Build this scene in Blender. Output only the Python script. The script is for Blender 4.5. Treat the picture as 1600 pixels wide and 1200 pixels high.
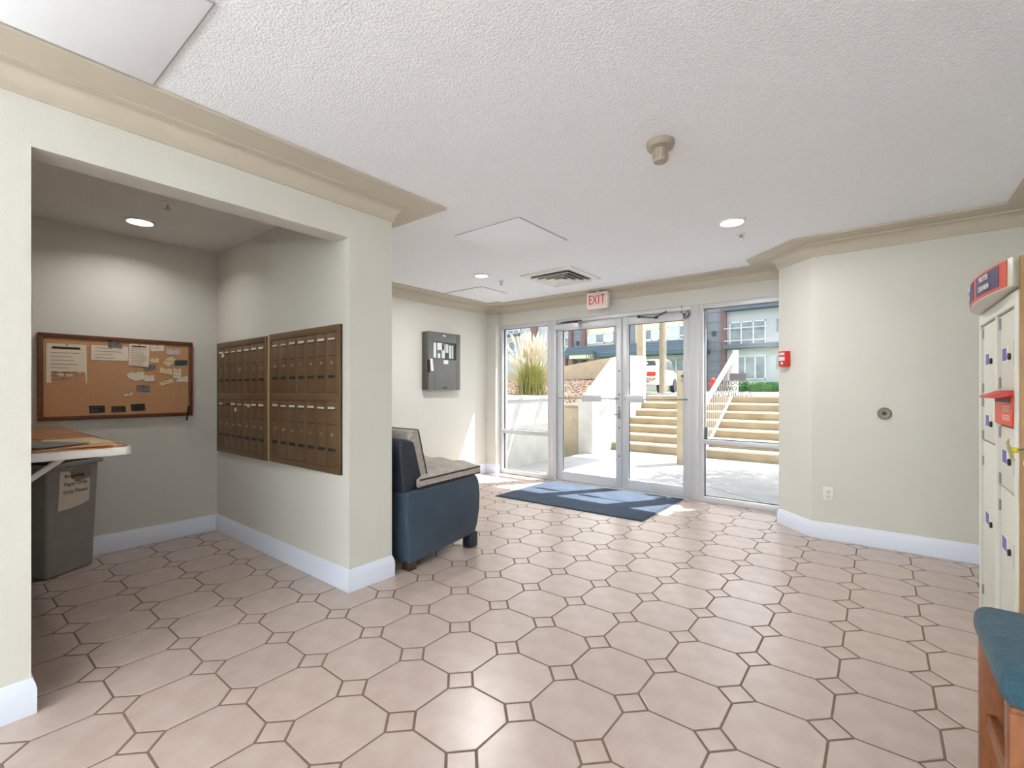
import bpy, bmesh, math, random
from mathutils import Vector, Matrix
random.seed(7)
for o in list(bpy.data.objects): bpy.data.objects.remove(o, do_unlink=True)
SC = bpy.context.scene
COL = SC.collection

# ------------------------------------------------------------------ camera
F_PX, CY, CX, YAW, CAM_H = 727.86, 608.46, 800.0, 0.6691, 1.2
cam = bpy.data.cameras.new('camera'); cam_o = bpy.data.objects.new('camera', cam); COL.objects.link(cam_o)
cam.sensor_fit = 'HORIZONTAL'; cam.sensor_width = 36.0
cam.lens = 36.0 * F_PX / 1600.0
cam.shift_y = (CY - 600.0) / 1600.0
cam.clip_start = 0.05; cam.clip_end = 300
cam_o.location = (0, 0, CAM_H); cam_o.rotation_euler = (math.pi / 2, 0, YAW)
SC.camera = cam_o

# ------------------------------------------------------------------ world, sun, exposure
w = bpy.data.worlds.new('world'); SC.world = w; w.use_nodes = True
nt = w.node_tree; nt.nodes.clear()
sky = nt.nodes.new('ShaderNodeTexSky'); sky.sky_type = 'NISHITA'
sky.sun_disc = False; sky.sun_elevation = math.radians(58); sky.sun_rotation = math.radians(35)
sky.air_density = 1.0; sky.dust_density = 2.0; sky.ozone_density = 1.0
bg = nt.nodes.new('ShaderNodeBackground'); bg.inputs['Strength'].default_value = 0.26
wo = nt.nodes.new('ShaderNodeOutputWorld')
hsv = nt.nodes.new('ShaderNodeHueSaturation'); hsv.inputs['Saturation'].default_value = 0.2
nt.links.new(sky.outputs[0], hsv.inputs['Color']); nt.links.new(hsv.outputs[0], bg.inputs[0]); nt.links.new(bg.outputs[0], wo.inputs[0])
SUN_DIR = Vector((-0.30, -0.47, -1.0)).normalized()
sun = bpy.data.lights.new('sun', 'SUN'); sun.energy = 8.0; sun.angle = math.radians(0.6); sun.color = (1.0, 0.97, 0.93)
sun_o = bpy.data.objects.new('sun', sun); COL.objects.link(sun_o); sun_o.location = (4, 12, 14)
sun_o.rotation_euler = SUN_DIR.to_track_quat('-Z', 'Y').to_euler()
SC.view_settings.view_transform = 'Standard'; SC.view_settings.look = 'None'
SC.view_settings.exposure = 1.3; SC.view_settings.gamma = 1.0
SC.view_settings.use_curve_mapping = False

# ------------------------------------------------------------------ pixel helpers (a pixel gives a direction only)
FW = Vector((-math.sin(YAW), math.cos(YAW), 0)); RT = Vector((math.cos(YAW), math.sin(YAW), 0)); CP = Vector((0, 0, CAM_H))
def ray(px, py): return FW + RT * ((px - CX) / F_PX) + Vector((0, 0, (CY - py) / F_PX))
def onz(px, py, z=0.0): d = ray(px, py); return CP + d * ((z - CAM_H) / d.z)
def onx(px, py, x): d = ray(px, py); return CP + d * (x / d.x)
def ony(px, py, y): d = ray(px, py); return CP + d * (y / d.y)
def proj(p):
    q = Vector(p) - CP; dd = q.dot(FW)
    if dd < 0.05: return None
    return (CX + F_PX * q.dot(RT) / dd, CY - F_PX * q.z / dd)

# ------------------------------------------------------------------ materials
def lin(c):
    return tuple(((v / 255.0) / 12.92 if v / 255.0 <= 0.04045 else ((v / 255.0 + 0.055) / 1.055) ** 2.4) for v in c)
MATS = {}
def mat(name, rgb, rough=0.6, metal=0.0, var=0.0, vscale=8.0, bump=0.0, bscale=60.0, rgb2=None, rnd=0.0, spec=0.5, sheen=0.0, stretch=None, detail=4.0, coat=0.0):
    if name in MATS: return MATS[name]
    m = bpy.data.materials.new(name); m.use_nodes = True; MATS[name] = m
    n = m.node_tree.nodes; l = m.node_tree.links; b = n['Principled BSDF']
    c = lin(rgb)
    b.inputs['Base Color'].default_value = (*c, 1); b.inputs['Roughness'].default_value = rough
    b.inputs['Metallic'].default_value = metal; b.inputs['Specular IOR Level'].default_value = spec
    b.inputs['Sheen Weight'].default_value = sheen; b.inputs['Coat Weight'].default_value = coat
    tc = n.new('ShaderNodeTexCoord'); src = tc.outputs['Object']
    if stretch:
        mp = n.new('ShaderNodeMapping'); mp.inputs['Scale'].default_value = stretch; l.new(src, mp.inputs[0]); src = mp.outputs[0]
    col = None
    if var > 0 or rgb2:
        t = n.new('ShaderNodeTexNoise'); t.inputs['Scale'].default_value = vscale; t.inputs['Detail'].default_value = detail
        l.new(src, t.inputs['Vector'])
        mx = n.new('ShaderNodeMix'); mx.data_type = 'RGBA'
        c2 = lin(rgb2) if rgb2 else tuple(min(1, v * (1 + var)) for v in c)
        c1 = c if rgb2 else tuple(v * (1 - var) for v in c)
        mx.inputs[6].default_value = (*c1, 1); mx.inputs[7].default_value = (*c2, 1)
        r = n.new('ShaderNodeMapRange'); r.inputs[1].default_value = 0.3; r.inputs[2].default_value = 0.7
        l.new(t.outputs[0], r.inputs[0]); l.new(r.outputs[0], mx.inputs[0]); col = mx.outputs[2]
    if rnd > 0:
        oi = n.new('ShaderNodeObjectInfo'); hs = n.new('ShaderNodeHueSaturation')
        if col: l.new(col, hs.inputs['Color'])
        else: hs.inputs['Color'].default_value = (*c, 1)
        r = n.new('ShaderNodeMapRange'); r.inputs[3].default_value = 1 - rnd; r.inputs[4].default_value = 1 + rnd
        l.new(oi.outputs['Random'], r.inputs[0]); l.new(r.outputs[0], hs.inputs['Value']); col = hs.outputs[0]
    if col: l.new(col, b.inputs['Base Color'])
    if bump > 0:
        t2 = n.new('ShaderNodeTexNoise'); t2.inputs['Scale'].default_value = bscale; t2.inputs['Detail'].default_value = 3
        l.new(src, t2.inputs['Vector'])
        bp = n.new('ShaderNodeBump'); bp.inputs['Strength'].default_value = bump; bp.inputs['Distance'].default_value = 0.01
        l.new(t2.outputs[0], bp.inputs['Height']); l.new(bp.outputs[0], b.inputs['Normal'])
    return m
def glass(name, tint=(0.965, 0.975, 0.97), refl=0.9):
    m = bpy.data.materials.new(name); m.use_nodes = True; MATS[name] = m
    n = m.node_tree.nodes; l = m.node_tree.links; n.clear()
    o = n.new('ShaderNodeOutputMaterial'); mx = n.new('ShaderNodeMixShader'); t = n.new('ShaderNodeBsdfTransparent'); g = n.new('ShaderNodeBsdfGlossy')
    # thin sheet: Schlick reflection from the facing angle, the same on both faces
    f = n.new('ShaderNodeLayerWeight'); f.inputs[0].default_value = 0.5
    pw = n.new('ShaderNodeMath'); pw.operation = 'POWER'; pw.inputs[1].default_value = 5.0
    ml = n.new('ShaderNodeMath'); ml.operation = 'MULTIPLY_ADD'; ml.inputs[1].default_value = 0.5 * refl; ml.inputs[2].default_value = 0.02
    t.inputs[0].default_value = (*tint, 1); g.inputs['Roughness'].default_value = 0.02
    l.new(f.outputs['Facing'], pw.inputs[0]); l.new(pw.outputs[0], ml.inputs[0]); l.new(ml.outputs[0], mx.inputs[0]); l.new(t.outputs[0], mx.inputs[1]); l.new(g.outputs[0], mx.inputs[2]); l.new(mx.outputs[0], o.inputs[0])
    return m
def emit(name, rgb, strength):
    m = bpy.data.materials.new(name); m.use_nodes = True; MATS[name] = m
    b = m.node_tree.nodes['Principled BSDF']; b.inputs['Base Color'].default_value = (*lin(rgb), 1)
    b.inputs['Emission Color'].default_value = (*lin(rgb), 1); b.inputs['Emission Strength'].default_value = strength
    return m
M_WALL = mat('wall_paint', (215, 214, 207), 0.75, var=0.015, vscale=2.5, bump=0.12, bscale=180)
M_CEIL = mat('ceiling_stipple', (245, 248, 255), 0.9, bump=0.6, bscale=120, var=0.04, vscale=95)
M_CEILP = mat('smooth_white_panel', (246, 249, 255), 0.8)
M_CROWN = mat('crown_cream', (198, 189, 173), 0.55)
M_BASE = mat('baseboard_white', (226, 233, 248), 0.45)
M_GROUT = mat('grout', (120, 100, 86), 0.95, var=0.12, vscale=30)
M_TILE = mat('tile_glazed', (176, 157, 147), 0.29, rgb2=(192, 175, 166), vscale=9, rnd=0.035, spec=0.7, bump=0.05, bscale=25, detail=6)
M_ALU = mat('storefront_aluminium', (206, 208, 212), 0.42, metal=0.25)
M_ALUD = mat('dark_gasket', (60, 62, 66), 0.6)
M_GLASS = glass('clear_glass')
M_MAT = mat('entrance_mat_pile', (56, 70, 90), 0.95, var=0.18, vscale=6, bump=0.6, bscale=400, rgb2=(70, 84, 102))
M_RUB = mat('mat_rubber_edge', (52, 60, 72), 0.8)
M_NAVY = mat('navy_leather', (44, 62, 80), 0.5, rgb2=(64, 82, 98), vscale=3.5, bump=0.25, bscale=220)
M_NAVYD = mat('navy_leather_back', (34, 42, 56), 0.5, var=0.2, vscale=5, bump=0.25, bscale=220)
M_TAUPE = mat('taupe_chenille', (158, 150, 142), 0.95, rgb2=(184, 175, 166), vscale=40, bump=0.6, bscale=160, sheen=0.3)
M_PIPE = mat('dark_piping', (42, 44, 50), 0.7)
M_FOOT = mat('dark_wood_foot', (58, 44, 36), 0.5)
M_BRONZE = mat('bronze_metal', (122, 96, 68), 0.42, metal=0.3, rgb2=(108, 84, 60), vscale=3, spec=0.5)
M_BRONZED = mat('bronze_dark', (52, 40, 30), 0.5, metal=0.3)
M_BRASS = mat('lock_brass', (190, 176, 150), 0.3, metal=0.8)
M_BLACK = mat('black_plastic', (24, 24, 26), 0.5)
M_TAG = mat('paper_tag', (228, 222, 208), 0.8)
M_CORK = mat('cork', (206, 160, 118), 0.95, rgb2=(188, 142, 102), vscale=120, bump=0.4, bscale=200)
M_OAK = mat('stained_oak_frame', (116, 70, 42), 0.5, rgb2=(92, 54, 32), vscale=14, stretch=(1, 1, 8))
M_PAPER = mat('paper_white', (226, 212, 192), 0.85, var=0.04, vscale=20)
M_PAPERY = mat('paper_yellowed', (222, 202, 160), 0.85, var=0.05, vscale=20)
M_PAPERG = mat('card_grey', (120, 118, 118), 0.6, var=0.2, vscale=60)
M_CARDB = mat('card_black', (34, 32, 32), 0.5, var=0.3, vscale=50)
M_CARDT = mat('card_teal', (58, 80, 84), 0.5)
M_CARDL = mat('card_lilac', (196, 184, 186), 0.6)
M_INK = mat('ink_black', (40, 36, 34), 0.8)
M_INKG = mat('ink_grey', (128, 114, 104), 0.8)
M_LAM = mat('shelf_laminate', (186, 122, 66), 0.3, rgb2=(168, 106, 54), vscale=6, stretch=(1, 8, 8), coat=0.3)
M_WHITE = mat('white_painted_metal', (232, 230, 226), 0.45)
M_BIN = mat('bin_grey_plastic', (150, 148, 142), 0.6, var=0.06, vscale=12, bump=0.1, bscale=300)
M_BAG = mat('bin_liner_black', (34, 36, 44), 0.35, bump=0.8, bscale=30)
M_PANEL = mat('grey_enamel_panel', (112, 114, 112), 0.4, metal=0.2)
M_PANELS = mat('grey_enamel_side', (96, 92, 86), 0.5)
M_RED = mat('signal_red', (206, 44, 34), 0.45)
M_REDL = mat('sign_red', (222, 76, 52), 0.45)
M_LOCK = mat('locker_pale_grey', (216, 216, 204), 0.45)
M_LOCKF = mat('locker_frame_white', (226, 226, 218), 0.45)
M_LOCKG = mat('locker_gap', (120, 116, 100), 0.6)
M_TANW = mat('tan_laminate_side', (176, 138, 92), 0.55, rgb2=(164, 126, 82), vscale=8, stretch=(6, 6, 1))
M_BLUE = mat('sticker_blue', (92, 92, 168), 0.5)
M_NAVYS = mat('sign_navy', (72, 62, 104), 0.5)
M_CHROME = mat('satin_steel', (168, 166, 160), 0.3, metal=0.9)
M_VELVET = mat('blue_velvet', (34, 68, 84), 0.95, rgb2=(50, 86, 102), vscale=22, sheen=0.1, bump=0.3, bscale=120, stretch=(1, 3, 1))
M_STOOL = mat('honey_wood', (140, 84, 44), 0.45, rgb2=(118, 66, 32), vscale=18, stretch=(4, 4, 1))
M_LENS = emit('lamp_lens', (255, 240, 214), 5.0)
M_LAMPI = mat('lamp_baffle', (214, 208, 196), 0.4)
M_BEIGEP = mat('beige_plastic', (168, 156, 140), 0.5)
M_CONC = mat('concrete_paving', (162, 163, 163), 0.9, rgb2=(146, 148, 149), vscale=3, bump=0.2, bscale=90)
M_CONCW = mat('white_washed_concrete', (196, 195, 190), 0.9, rgb2=(176, 175, 170), vscale=4, bump=0.2, bscale=60)
M_BEIGE = mat('beige_stucco', (186, 172, 148), 0.9, rgb2=(172, 158, 132), vscale=5, bump=0.2, bscale=80)
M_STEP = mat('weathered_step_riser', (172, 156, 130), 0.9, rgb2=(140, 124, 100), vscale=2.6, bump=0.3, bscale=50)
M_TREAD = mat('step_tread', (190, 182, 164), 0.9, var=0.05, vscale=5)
M_RAILW = mat('white_rail_paint', (200, 198, 192), 0.5)
M_MULCH = mat('bark_mulch', (84, 68, 58), 1.0, rgb2=(116, 98, 86), vscale=40, bump=1.0, bscale=50)
M_CHIP = mat('bark_chip', (96, 78, 66), 1.0, rgb2=(136, 116, 100), vscale=9)
M_GRASSB = mat('grass_blade', (124, 134, 74), 0.8, rgb2=(176, 170, 108), vscale=3)
M_PLUME = mat('grass_plume', (216, 206, 192), 1.0, rgb2=(200, 186, 168), vscale=8)
M_STUC = mat('white_stucco', (190, 192, 197), 0.9, var=0.02, vscale=1)
M_STUCC = mat('cream_stucco', (224, 214, 194), 0.9, var=0.03, vscale=1)
M_SIDE = mat('grey_siding', (134, 138, 148), 0.8, var=0.05, vscale=2)
M_BRICKP = mat('brick_pilaster', (140, 112, 112), 0.9, rgb2=(120, 92, 92), vscale=6)
M_SHING = mat('blue_grey_shingle', (112, 128, 142), 0.9, rgb2=(92, 110, 124), vscale=7, stretch=(1, 1, 3), detail=8)
M_FASC = mat('green_fascia', (78, 104, 110), 0.6)
M_SLAB = mat('slate_slab_edge', (92, 104, 120), 0.7)
M_WINF = mat('window_frame_white', (236, 240, 244), 0.5)
M_WING = mat('far_window_glass', (92, 108, 116), 0.15, rgb2=(140, 154, 160), vscale=1.4, spec=0.8)
M_BLINDS = mat('pale_blinds', (206, 216, 222), 0.7, var=0.05, vscale=3)
M_DARKI = mat('dark_interior', (70, 74, 76), 0.7)
M_HEDGE = mat('hedge_leaf', (66, 122, 62), 0.9, rgb2=(104, 160, 86), vscale=3, bump=1.0, bscale=6)
M_LAWN = mat('lawn', (86, 128, 74), 1.0, var=0.2, vscale=2)
M_ASPH = mat('asphalt', (128, 128, 130), 0.95, var=0.08, vscale=2)
M_CAR = mat('white_car_paint', (214, 214, 214), 0.25, coat=0.6)
M_POLE = mat('weathered_pole', (168, 156, 134), 0.95, rgb2=(146, 134, 112), vscale=4, stretch=(6, 6, 1))
M_TYRE = mat('tyre', (40, 40, 42), 0.9)
M_STICK = mat('sticker_back_grey', (150, 150, 154), 0.8)
M_STICKG = mat('sticker_back_green', (112, 132, 124), 0.8)
M_DECAL = mat('decal_dark', (38, 34, 40), 0.8)
M_PETAL = mat('yellow_petal', (240, 228, 150), 0.7, rgb2=(246, 240, 206), vscale=30)
M_PETALC = mat('flower_centre', (226, 204, 40), 0.8)
M_STEM = mat('flower_stem', (92, 128, 58), 0.7)
M_VASE = mat('vase_ceramic', (222, 224, 222), 0.25)
M_FOLI = mat('tree_leaf', (74, 110, 56), 0.9, var=0.25, vscale=3)

# ------------------------------------------------------------------ geometry helpers
class MB:
    """collects shapes in a bmesh; world coordinates, the parent's place is taken off on build"""
    def __init__(s): s.bm = bmesh.new()
    def _merge(s, t, M=None):
        if M is not None: bmesh.ops.transform(t, matrix=M, verts=t.verts)
        me = bpy.data.meshes.new('tmp'); t.to_mesh(me); t.free(); s.bm.from_mesh(me); bpy.data.meshes.remove(me); return s
    def box(s, x0, x1, y0, y1, z0, z1, bev=0.0, seg=2, M=None):
        t = bmesh.new(); bmesh.ops.create_cube(t, size=1.0)
        for v in t.verts:
            v.co = Vector((x0 + (v.co.x + .5) * (x1 - x0), y0 + (v.co.y + .5) * (y1 - y0), z0 + (v.co.z + .5) * (z1 - z0)))
        if bev > 0: bmesh.ops.bevel(t, geom=list(t.edges), offset=bev, segments=seg, profile=0.5, affect='EDGES')
        return s._merge(t, M)
    def prism(s, pts, z0, z1, bev=0.0, M=None, seg=2):
        """polygon in the xy plane pulled from z0 to z1"""
        t = bmesh.new()
        a = [t.verts.new((p[0], p[1], z0)) for p in pts]; b = [t.verts.new((p[0], p[1], z1)) for p in pts]
        n = len(pts); t.faces.new(a[::-1]); t.faces.new(b)
        for i in range(n): t.faces.new((a[i], a[(i + 1) % n], b[(i + 1) % n], b[i]))
        bmesh.ops.recalc_face_normals(t, faces=list(t.faces))
        if bev > 0: bmesh.ops.bevel(t, geom=list(t.edges), offset=bev, segments=seg, profile=0.5, affect='EDGES')
        return s._merge(t, M)
    def cyl(s, p, q, r, r2=None, n=20, cap=True):
        p = Vector(p); q = Vector(q); d = q - p
        t = bmesh.new(); bmesh.ops.create_cone(t, cap_ends=cap, segments=n, radius1=r, radius2=r if r2 is None else r2, depth=d.length)
        M = Matrix.Translation((p + q) / 2) @ d.to_track_quat('Z', 'Y').to_matrix().to_4x4()
        return s._merge(t, M)
    def bar(s, p, q, wx, wz, bev=0.0):
        """rectangular bar from p to q: wx across, wz in the upright sense"""
        p = Vector(p); q = Vector(q); d = (q - p); L = d.length; d.normalize()
        up = Vector((0, 0, 1)) if abs(d.z) < 0.98 else Vector((0, 1, 0))
        sx = d.cross(up).normalized(); uz = sx.cross(d).normalized()
        M = Matrix((sx, d, uz)).transposed().to_4x4(); M.translation = (p + q) / 2
        return s.box(-wx / 2, wx / 2, -L / 2, L / 2, -wz / 2, wz / 2, bev, M=M)
    def lathe(s, prof, c, n=24, axis='Z', M=None):
        t = bmesh.new(); rings = []
        for r, z in prof:
            rings.append([t.verts.new((r * math.cos(2 * math.pi * k / n), r * math.sin(2 * math.pi * k / n), z)) for k in range(n)])
        for a, b in zip(rings, rings[1:]):
            for k in range(n): t.faces.new((a[k], a[(k + 1) % n], b[(k + 1) % n], b[k]))
        t.faces.new(rings[0][::-1]); t.faces.new(rings[-1])
        bmesh.ops.remove_doubles(t, verts=t.verts, dist=1e-5)
        bmesh.ops.recalc_face_normals(t, faces=list(t.faces))
        R = {'Z': Matrix.Identity(4), 'X': Matrix.Rotation(math.pi / 2, 4, 'Y'), 'Y': Matrix.Rotation(-math.pi / 2, 4, 'X')}[axis]
        return s._merge(t, (M if M is not None else Matrix.Identity(4)) @ Matrix.Translation(c) @ R)
    def tube(s, pts, r, n=8):
        pts = [Vector(p) for p in pts]; t = bmesh.new(); rings = []
        for i, p in enumerate(pts):
            d = (pts[min(i + 1, len(pts) - 1)] - pts[max(i - 1, 0)]).normalized()
            a = d.orthogonal().normalized() if i == 0 else (a - d * a.dot(d)).normalized()
            b = d.cross(a)
            rings.append([t.verts.new(p + (a * math.cos(2 * math.pi * k / n) + b * math.sin(2 * math.pi * k / n)) * r) for k in range(n)])
        for x, y in zip(rings, rings[1:]):
            for k in range(n): t.faces.new((x[k], x[(k + 1) % n], y[(k + 1) % n], y[k]))
        t.faces.new(rings[0][::-1]); t.faces.new(rings[-1])
        return s._merge(t)
    def grid(s, fn, nu, nv):
        vs = [[s.bm.verts.new(fn(i / nu, j / nv)) for j in range(nv + 1)] for i in range(nu + 1)]
        for i in range(nu):
            for j in range(nv): s.bm.faces.new((vs[i][j], vs[i + 1][j], vs[i + 1][j + 1], vs[i][j + 1]))
        return s
    def sweep(s, path, prof, side=1):
        """profile (out, z) swept along a plan path with mitred corners; side=+1 pushes to the right of travel"""
        P = [Vector((p[0], p[1])) for p in path]; n = len(P); t = bmesh.new(); rings = []
        for i in range(n):
            d0 = (P[i] - P[i - 1]).normalized() if i > 0 else None
            d1 = (P[i + 1] - P[i]).normalized() if i < n - 1 else None
            nr = lambda d: Vector((d.y, -d.x)) * side
            if d0 is None: m = nr(d1)
            elif d1 is None: m = nr(d0)
            else:
                a, b = nr(d0), nr(d1); m = (a + b) / (1 + a.dot(b))
            rings.append([t.verts.new((P[i].x + m.x * o, P[i].y + m.y * o, z)) for o, z in prof])
        k = len(prof)
        for a, b in zip(rings, rings[1:]):
            for j in range(k): t.faces.new((a[j], a[(j + 1) % k], b[(j + 1) % k], b[j]))
        t.faces.new(rings[0]); t.faces.new(rings[-1][::-1])
        bmesh.ops.recalc_face_normals(t, faces=list(t.faces))
        return s._merge(t)
    def build(s, name, m, parent=None, smooth=True, local=False):
        me = bpy.data.meshes.new(name); 
        if parent is not None and not local:
            bmesh.ops.transform(s.bm, matrix=wmat(parent).inverted(), verts=s.bm.verts)
        s.bm.to_mesh(me); s.bm.free(); me.materials.append(m)
        if smooth:
            me.shade_smooth(); me.set_sharp_from_angle(angle=math.radians(32))
        o = bpy.data.objects.new(name, me); COL.objects.link(o)
        if parent is not None: o.parent = parent
        return o
def wmat(o):
    M = Matrix.LocRotScale(o.location, o.rotation_euler, o.scale)
    return wmat(o.parent) @ M if o.parent else M
def tag(o, label=None, cat=None, group=None, kind=None):
    if label: o['label'] = label
    if cat: o['category'] = cat
    if group: o['group'] = group
    if kind: o['kind'] = kind
    return o
def thing(name, label, cat, loc=(0, 0, 0), rz=0.0, group=None):
    o = bpy.data.objects.new(name, None); COL.objects.link(o); o.empty_display_size = 0.1
    o.location = loc; o.rotation_euler = (0, 0, rz)
    return tag(o, label, cat, group)
def struct(name, loc=(0, 0, 0)):
    o = bpy.data.objects.new(name, None); COL.objects.link(o); o.location = loc; o['kind'] = 'structure'; return o
def S(o): o['kind'] = 'structure'; return o
def copy_tree(o, parent=None):
    c = o.copy(); COL.objects.link(c); c.parent = parent
    for ch in list(o.children): copy_tree(ch, c)
    return c
def text(name, body, size, m, M, parent, ext=0.0006, align='CENTER'):
    cu = bpy.data.curves.new('txt', 'FONT'); cu.body = body; cu.size = size; cu.extrude = ext; cu.align_x = align; cu.align_y = 'CENTER'; cu.resolution_u = 3
    o = bpy.data.objects.new('txt', cu); COL.objects.link(o)
    dg = bpy.context.evaluated_depsgraph_get(); me = bpy.data.meshes.new_from_object(o.evaluated_get(dg)); me.name = name
    bpy.data.objects.remove(o, do_unlink=True); bpy.data.curves.remove(cu)
    me.transform((wmat(parent).inverted() if parent else Matrix.Identity(4)) @ M)
    me.materials.clear(); me.materials.append(m)
    q = bpy.data.objects.new(name, me); COL.objects.link(q); q.parent = parent
    return q
def frame_mat(origin, xdir, ydir):
    """matrix with the given origin whose local x and y run along xdir and ydir"""
    x = Vector(xdir).normalized(); y = Vector(ydir).normalized(); z = x.cross(y)
    M = Matrix((x, y, z)).transposed().to_4x4(); M.translation = Vector(origin); return M

# ------------------------------------------------------------------ room dimensions (metres)
XF, XFB = -2.469, -2.612          # face and rear of the alcove partition
Y0, Y1, Y2 = 0.249, 1.567, 1.874  # opening left, opening right (mailbox wall), column far side
ZH, ZC = 2.101, 2.386             # header underside, ceiling
XB = -4.469                       # back wall (cork board, fire panel)
YS = 5.157                        # storefront and wall above it
YP, XP = 5.065, -4.30             # pilaster front and side
CH1, CH2 = (-0.7166, 4.7776), (-0.44, 4.501)
YR, XR = 4.501, 0.879             # right wall, far right wall
YBACK = -4.6                      # the wall behind the camera
ALY = -0.05                       # alcove left wall

# ------------------------------------------------------------------ floor and tiles
fl = S(MB().box(XB - .1, XR + .1, YBACK - .1, YS + .1, -0.12, -0.0016).build('floor', M_GROUT))
SL, OX, OY = 0.3054, -1.361, 1.378
cut = 0.2255 * SL; g = 0.0042
def oct_poly(r=SL / 2 - g, c=cut - g * 0.2):
    return [(-r + c, -r), (r - c, -r), (r, -r + c), (r, r - c), (r - c, r), (-r + c, r), (-r, r - c), (-r, -r + c)]
dd = cut - g * 1.55
def dot_poly(): return [(0, -dd), (dd, 0), (0, dd), (-dd, 0)]
def tile_mesh(name, pts):
    bm = bmesh.new(); n = len(pts); e = 0.0022
    cx = sum(p[0] for p in pts) / n; cy = sum(p[1] for p in pts) / n
    def inset(p):
        v = Vector((p[0] - cx, p[1] - cy)); L = max(v.length, 1e-4); v *= (L - e) / L; return (cx + v.x, cy + v.y)
    a = [bm.verts.new((p[0], p[1], -0.006)) for p in pts]; b = [bm.verts.new((p[0], p[1], -0.0008)) for p in pts]
    c = [bm.verts.new((*inset(p), 0.0)) for p in pts]
    for i in range(n):
        j = (i + 1) % n; bm.faces.new((a[i], a[j], b[j], b[i])); bm.faces.new((b[i], b[j], c[j], c[i]))
    bm.faces.new(c); me = bpy.data.meshes.new(name); bm.to_mesh(me); bm.free(); me.materials.append(M_TILE); return me
def clip(pts, f):
    out = []
    for i in range(len(pts)):
        p, q = pts[i], pts[(i + 1) % len(pts)]; a, b = f(p), f(q)
        if a >= 0: out.append(p)
        if (a >= 0) != (b >= 0):
            t = a / (a - b); out.append((p[0] + (q[0] - p[0]) * t, p[1] + (q[1] - p[1]) * t))
    return out
EDGES = [lambda p: p[0] - (XB + .005), lambda p: (XR - .005) - p[0], lambda p: (YS + .02) - p[1], lambda p: p[1] - (YBACK + .005)]
def blocked(p):
    x, y = p
    if XB < x < XF - .13 and Y1 + .10 < y < Y2 - .1: return True
    if x < XFB and y < ALY - .2: return True
    if x > -.55 and y > YR + .25: return True
    return False
cells = []
for i in range(-14, 12):
    for j in range(-22, 16):
        for kind, ox, oy, base in (('octagon_tile', .5, .5, oct_poly()), ('square_tile', 0, 0, dot_poly())):
            c = (OX + SL * (i + ox), OY + SL * (j + oy))
            poly = [(c[0] + p[0], c[1] + p[1]) for p in base]; full = True
            for f in EDGES:
                if any(f(p) < 0 for p in poly): poly = clip(poly, f); full = False
                if len(poly) < 3: break
            if len(poly) < 3 or blocked(c): continue
            xs = [p[0] for p in poly]; ys = [p[1] for p in poly]
            if (max(xs) - min(xs)) < .012 or (max(ys) - min(ys)) < .012: continue
            pr = proj((c[0], c[1], 0)); vis = pr is not None and -160 < pr[0] < 1760 and pr[1] < 1330
            dist = math.hypot(*c)
            cells.append((kind, c, poly, full, vis, dist))
shared = {'octagon_tile': tile_mesh('octagon_tile', oct_poly()), 'square_tile': tile_mesh('square_tile', dot_poly())}
rest = bmesh.new()
for kind in shared:
    L = sorted([c for c in cells if c[0] == kind], key=lambda c: (not c[4], c[5]))
    for idx, (k, c, poly, full, vis, dist) in enumerate(L):
        if idx < 298:
            me = shared[kind] if full else tile_mesh(kind, [(p[0] - c[0], p[1] - c[1]) for p in poly])
            o = bpy.data.objects.new(kind, me); COL.objects.link(o); o.parent = fl; o.location = (c[0], c[1], 0)
        else:
            me = tile_mesh('t', [(p[0], p[1]) for p in poly]); rest.from_mesh(me); bpy.data.meshes.remove(me)
me = bpy.data.meshes.new('tile_field'); rest.to_mesh(me); rest.free(); me.materials.append(M_TILE)
o = bpy.data.objects.new('tile_field', me); COL.objects.link(o); o.parent = fl; o['kind'] = 'stuff'

# ------------------------------------------------------------------ walls
def wall(name, *b, m=M_WALL): return S(MB().box(*b).build(name, m))
lw = struct('wall_left', (XF, 0.9, 0))
MB().box(XFB, XF, YBACK, Y0, 0, ZC).build('pier', M_WALL, lw)
MB().box(XFB, XF, Y0, Y1, ZH, ZC).build('header', M_WALL, lw)
wall('wall_mailroom_right', XB, XF, Y1, Y2, 0, ZC)
wall('wall_back', XB - .15, XB, ALY - .15, YS + .2, 0, ZC + .02)
wall('wall_mailroom_left', XB, XFB, ALY - .15, ALY, 0, ZC)
wall('wall_pilaster', XB, XP, YP, YS + .1, 0, ZC)
wall('wall_storefront_header', XP, -0.60, YS, YS + .22, 2.112, ZC)
rb = MB(); rb.prism([CH1, CH2, (XR + .15, YR), (XR + .15, YS + .22), (CH1[0] + .012, YS + .22), (CH1[0], YS)], 0, ZC); S(rb.build('wall_right', M_WALL, smooth=False))
wall('wall_side', XR, XR + .15, YBACK, YR, 0, ZC)
rw = struct('wall_rear', (-.8, YBACK, 0)); wx0, wx1, wz0, wz1 = XF + .25, -.7, .8, 2.15
MB().box(XF, wx0, YBACK - .15, YBACK, 0, ZC).build('wall_piece', M_WALL, rw); MB().box(wx1, XR + .15, YBACK - .15, YBACK, 0, ZC).build('wall_piece', M_WALL, rw)
MB().box(wx0, wx1, YBACK - .15, YBACK, 0, wz0).build('wall_piece', M_WALL, rw); MB().box(wx0, wx1, YBACK - .15, YBACK, wz1, ZC).build('wall_piece', M_WALL, rw)
ce = S(MB().box(XB - .15, XR + .15, YBACK - .15, YS + .22, ZC, ZC + .12).build('ceiling', M_CEIL))
S(MB().box(XB, XFB, ALY, Y1, 2.362, ZC).build('ceiling_mailroom', mat('mailroom_ceiling', (222, 221, 217), .9, bump=.4, bscale=130)))
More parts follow.
